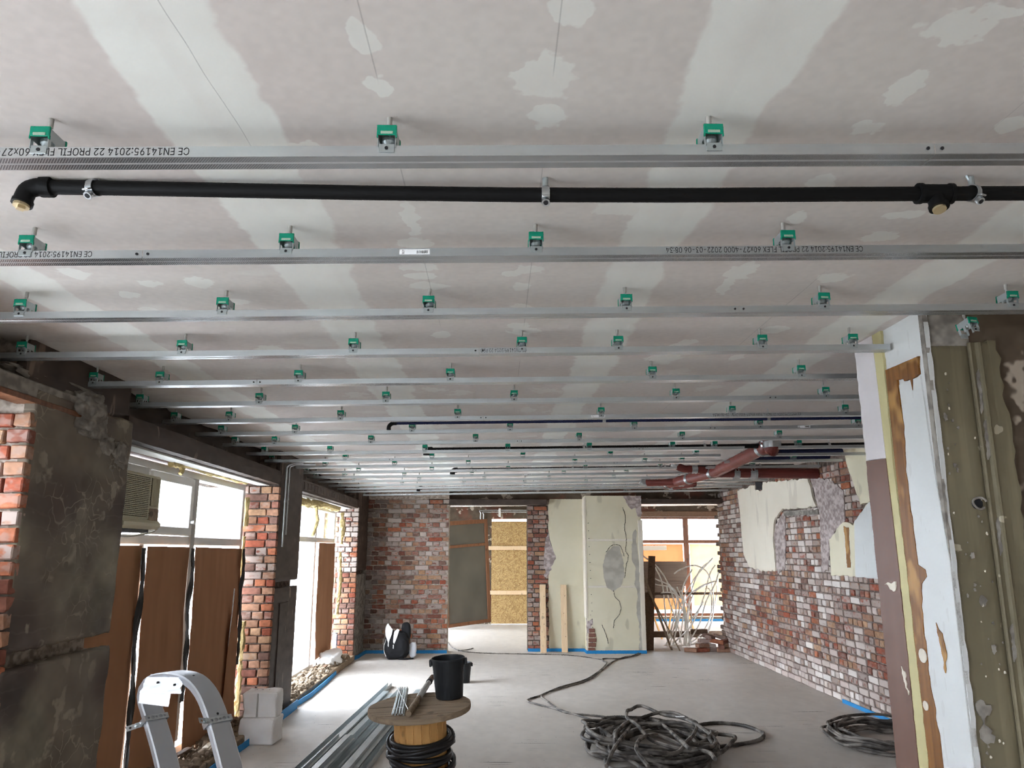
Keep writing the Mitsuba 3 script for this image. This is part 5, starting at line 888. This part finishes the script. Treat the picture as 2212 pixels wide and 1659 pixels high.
paths = [[(1455, 1398), (1462, 1330), (1445, 1265), (1420, 1225), (1388, 1200)], [(1460, 1398), (1470, 1330), (1450, 1270), (1415, 1250)], [(1465, 1398), (1478, 1330), (1458, 1275), (1415, 1262)], [(1470, 1398), (1482, 1320), (1455, 1282), (1414, 1283)], [(1450, 1395), (1440, 1330), (1430, 1260), (1415, 1225)],
         [(1462, 1400), (1500, 1350), (1520, 1290), (1533, 1240), (1545, 1220)], [(1458, 1400), (1500, 1345), (1525, 1300), (1545, 1260), (1552, 1236)], [(1470, 1398), (1480, 1310), (1500, 1250), (1540, 1205)], [(1472, 1398), (1484, 1300), (1510, 1235), (1538, 1210)], [(1474, 1398), (1485, 1310), (1505, 1275), (1540, 1258)],
         [(1476, 1398), (1490, 1300), (1512, 1268), (1545, 1255)], [(1468, 1398), (1466, 1320), (1475, 1270), (1495, 1230)], [(1460, 1400), (1520, 1385), (1540, 1330), (1535, 1250), (1505, 1222), (1470, 1230), (1456, 1240)], [(1440, 1398), (1470, 1398), (1510, 1375), (1535, 1330), (1536, 1280), (1528, 1270)], [(1430, 1396), (1480, 1396), (1530, 1360), (1547, 1290), (1550, 1250)],
         [(1464, 1400), (1467, 1340), (1462, 1290), (1445, 1262)], [(1473, 1400), (1476, 1340), (1474, 1295), (1462, 1268)], [(1480, 1400), (1484, 1350), (1500, 1330), (1520, 1300)], [(1486, 1392), (1482, 1350), (1478, 1300), (1470, 1275)], [(1447, 1400), (1452, 1350), (1446, 1300), (1440, 1265)]]
for i, P in enumerate(paths):
    Q = [np.array(py(x, y, 13.64 + .12 * (i % 5) + .06 * math.sin(j + i))) for j, (x, y) in enumerate([(P[0][0] + 26 * math.sin(i * 2.4), P[0][1] - 4), (P[1][0] + 12 * math.sin(i * 2.4), P[1][1])] + P[2:])]; Q[0][2] = max(Q[0][2], .012)
    for p in Q: p[2] = max(p[2], .012)
    hn = 1 + sum(1 for q_ in paths if q_[-1][0] < P[-1][0] or (q_[-1][0] == P[-1][0] and q_[-1][1] < P[-1][1]))
    solo('white_hose', tube(spline(Q, .04), .0125, 8), 'm_conduit', 'thin white hose of the bundle whose free tip is %s from the left' % ORD[hn - 1], 'hose', 'white hoses in the right opening', smooth=40)
# ------------------------------------------------------------ room behind the doorway
k = thing('osb_panel', 'strand board panel closing the doorway of the rear facade', 'board'); part(k, 'sheet', cbox(-.145, 1.0, 18.40, 18.418, .012, 2.312, .002), 'm_osb')
for z, n in ((1.705, 'upper'), (.70, 'lower')): solo('wood_batten', cbox(-.50, 1.05, 18.35, 18.398, z - .045, z + .045, .004), 'm_wood_light', '%s pale batten fixed across the strand board panel' % n, 'batten', 'battens on the strand board')
k = thing('glazed_frame', 'brown wooden window frame with dirty glass leaning left of the strand board', 'window frame')
BR = np.array(py(1060, 1345, 17.75)); yw = math.radians(30); fu = np.array([-math.cos(yw), -math.sin(yw), 0]); fn_ = np.array([math.sin(yw) * 1.0, -math.cos(yw), 0]); M = np.eye(4); M[:3, 0], M[:3, 1], M[:3, 2], M[:3, 3] = fu, np.cross(Z_, fu), Z_, BR + (0, 0, .02)
M = M @ rot(Y_, 4.4) @ rot(X_, -2.5); fwid, fh = 1.10, 2.24; PF = lambda m: xform(m, M)
part(k, 'frame', PF(cat(cbox(0, .075, -.03, .03, 0, fh), cbox(fwid - .075, fwid, -.03, .03, 0, fh), cbox(0, fwid, -.03, .03, 0, .07), cbox(0, fwid, -.03, .03, fh - .09, fh))), 'm_wood_brown'); part(k, 'transom', PF(cbox(.05, fwid - .05, -.028, .028, 1.66, 1.72)), 'm_wood_brown')
part(k, 'pane', PF(box(.07, fwid - .07, -.004, .004, .07, 1.66)), 'm_dirtyglass'); part(k, 'pane', PF(box(.07, fwid - .07, -.004, .004, 1.72, fh - .09)), 'm_dirtyglass')
for i, (z, x0, zb, n) in enumerate(((2.57, -.40, 2.2, 'outer'), (2.53, -.33, 1.98, 'inner'))): solo('wall_conduit', tube(spline([(1.1, 18.36, z), (x0 + .1, 18.36, z), (x0, 18.36, z - .06), (x0, 18.36, zb)], .05), .014, 8), 'm_steel', '%s steel conduit bent round above the leaning window frame' % n, 'conduit', 'conduits above the doorway', smooth=40)
solo('wall_bracket', cbox(.02, .07, 18.32, 18.40, 2.42, 2.62, .004), 'm_frame', 'small white bracket on the conduits above the strand board', 'bracket')
# ------------------------------------------------------------ rubble and bits of timber on the window sills
def rubble(y0, y1, x0, x1, n, lab, seed):
    r = np.random.RandomState(seed); ms = []
    for i in range(n):
        s = r.uniform(.012, .045); m = trimesh.creation.icosphere(1); m.vertices *= r.uniform(.5, 1.3, (1, 3)) * s; m.vertices += r.uniform(-.2, .2, m.vertices.shape) * s; m.apply_transform(trimesh.transformations.random_rotation_matrix(r.rand(3))); m.apply_translation((r.uniform(x0, x1), r.uniform(y0, y1), .09 + abs(r.normal(0, .018)))); ms.append(m)
    solo('rubble', cat(ms), 'm_rubble', lab, 'rubble', kind='stuff')
rubble(4.9, 7.7, -2.45, -2.2, 260, 'crumbs of mortar and debris on the sill of the near window', 1); rubble(8.9, 12.2, -2.47, -2.2, 300, 'crumbs of mortar and debris on the sill of the second window', 2)
r = np.random.RandomState(5)
for i in range(9):
    w = i % 2; y = (5.9 + i * .19) if not w else (9.0 + i * .34); L = r.uniform(.25, .5); a = r.uniform(-.4, .4); P0 = np.array([-2.33 - .06 * math.sin(i), y, .125 + .012 * (i % 3)]); d = np.array([math.sin(a) * .4, math.cos(a), .1 * (i % 2)])
    beam3('wood_scrap', P0 - d * L / 2, P0 + d * L / 2, .05, .016, ('m_wood_grey', 'm_pale', 'm_wood_dark')[i % 3], 'scrap of splintered board on the %s window sill, %s from the camera there' % (('near', 'second')[w], ORD[i // 2]), 'wood scrap', 'wood scraps on the window sills')
k = blob((-2.36, 11.5, .16), (.14, .38, .09), 3, .8, 3, .09); solo('dust_sheet', k, 'm_paper', 'crumpled dirty white sheet on the sill below the brown board of the second window', 'sheet', smooth=True)
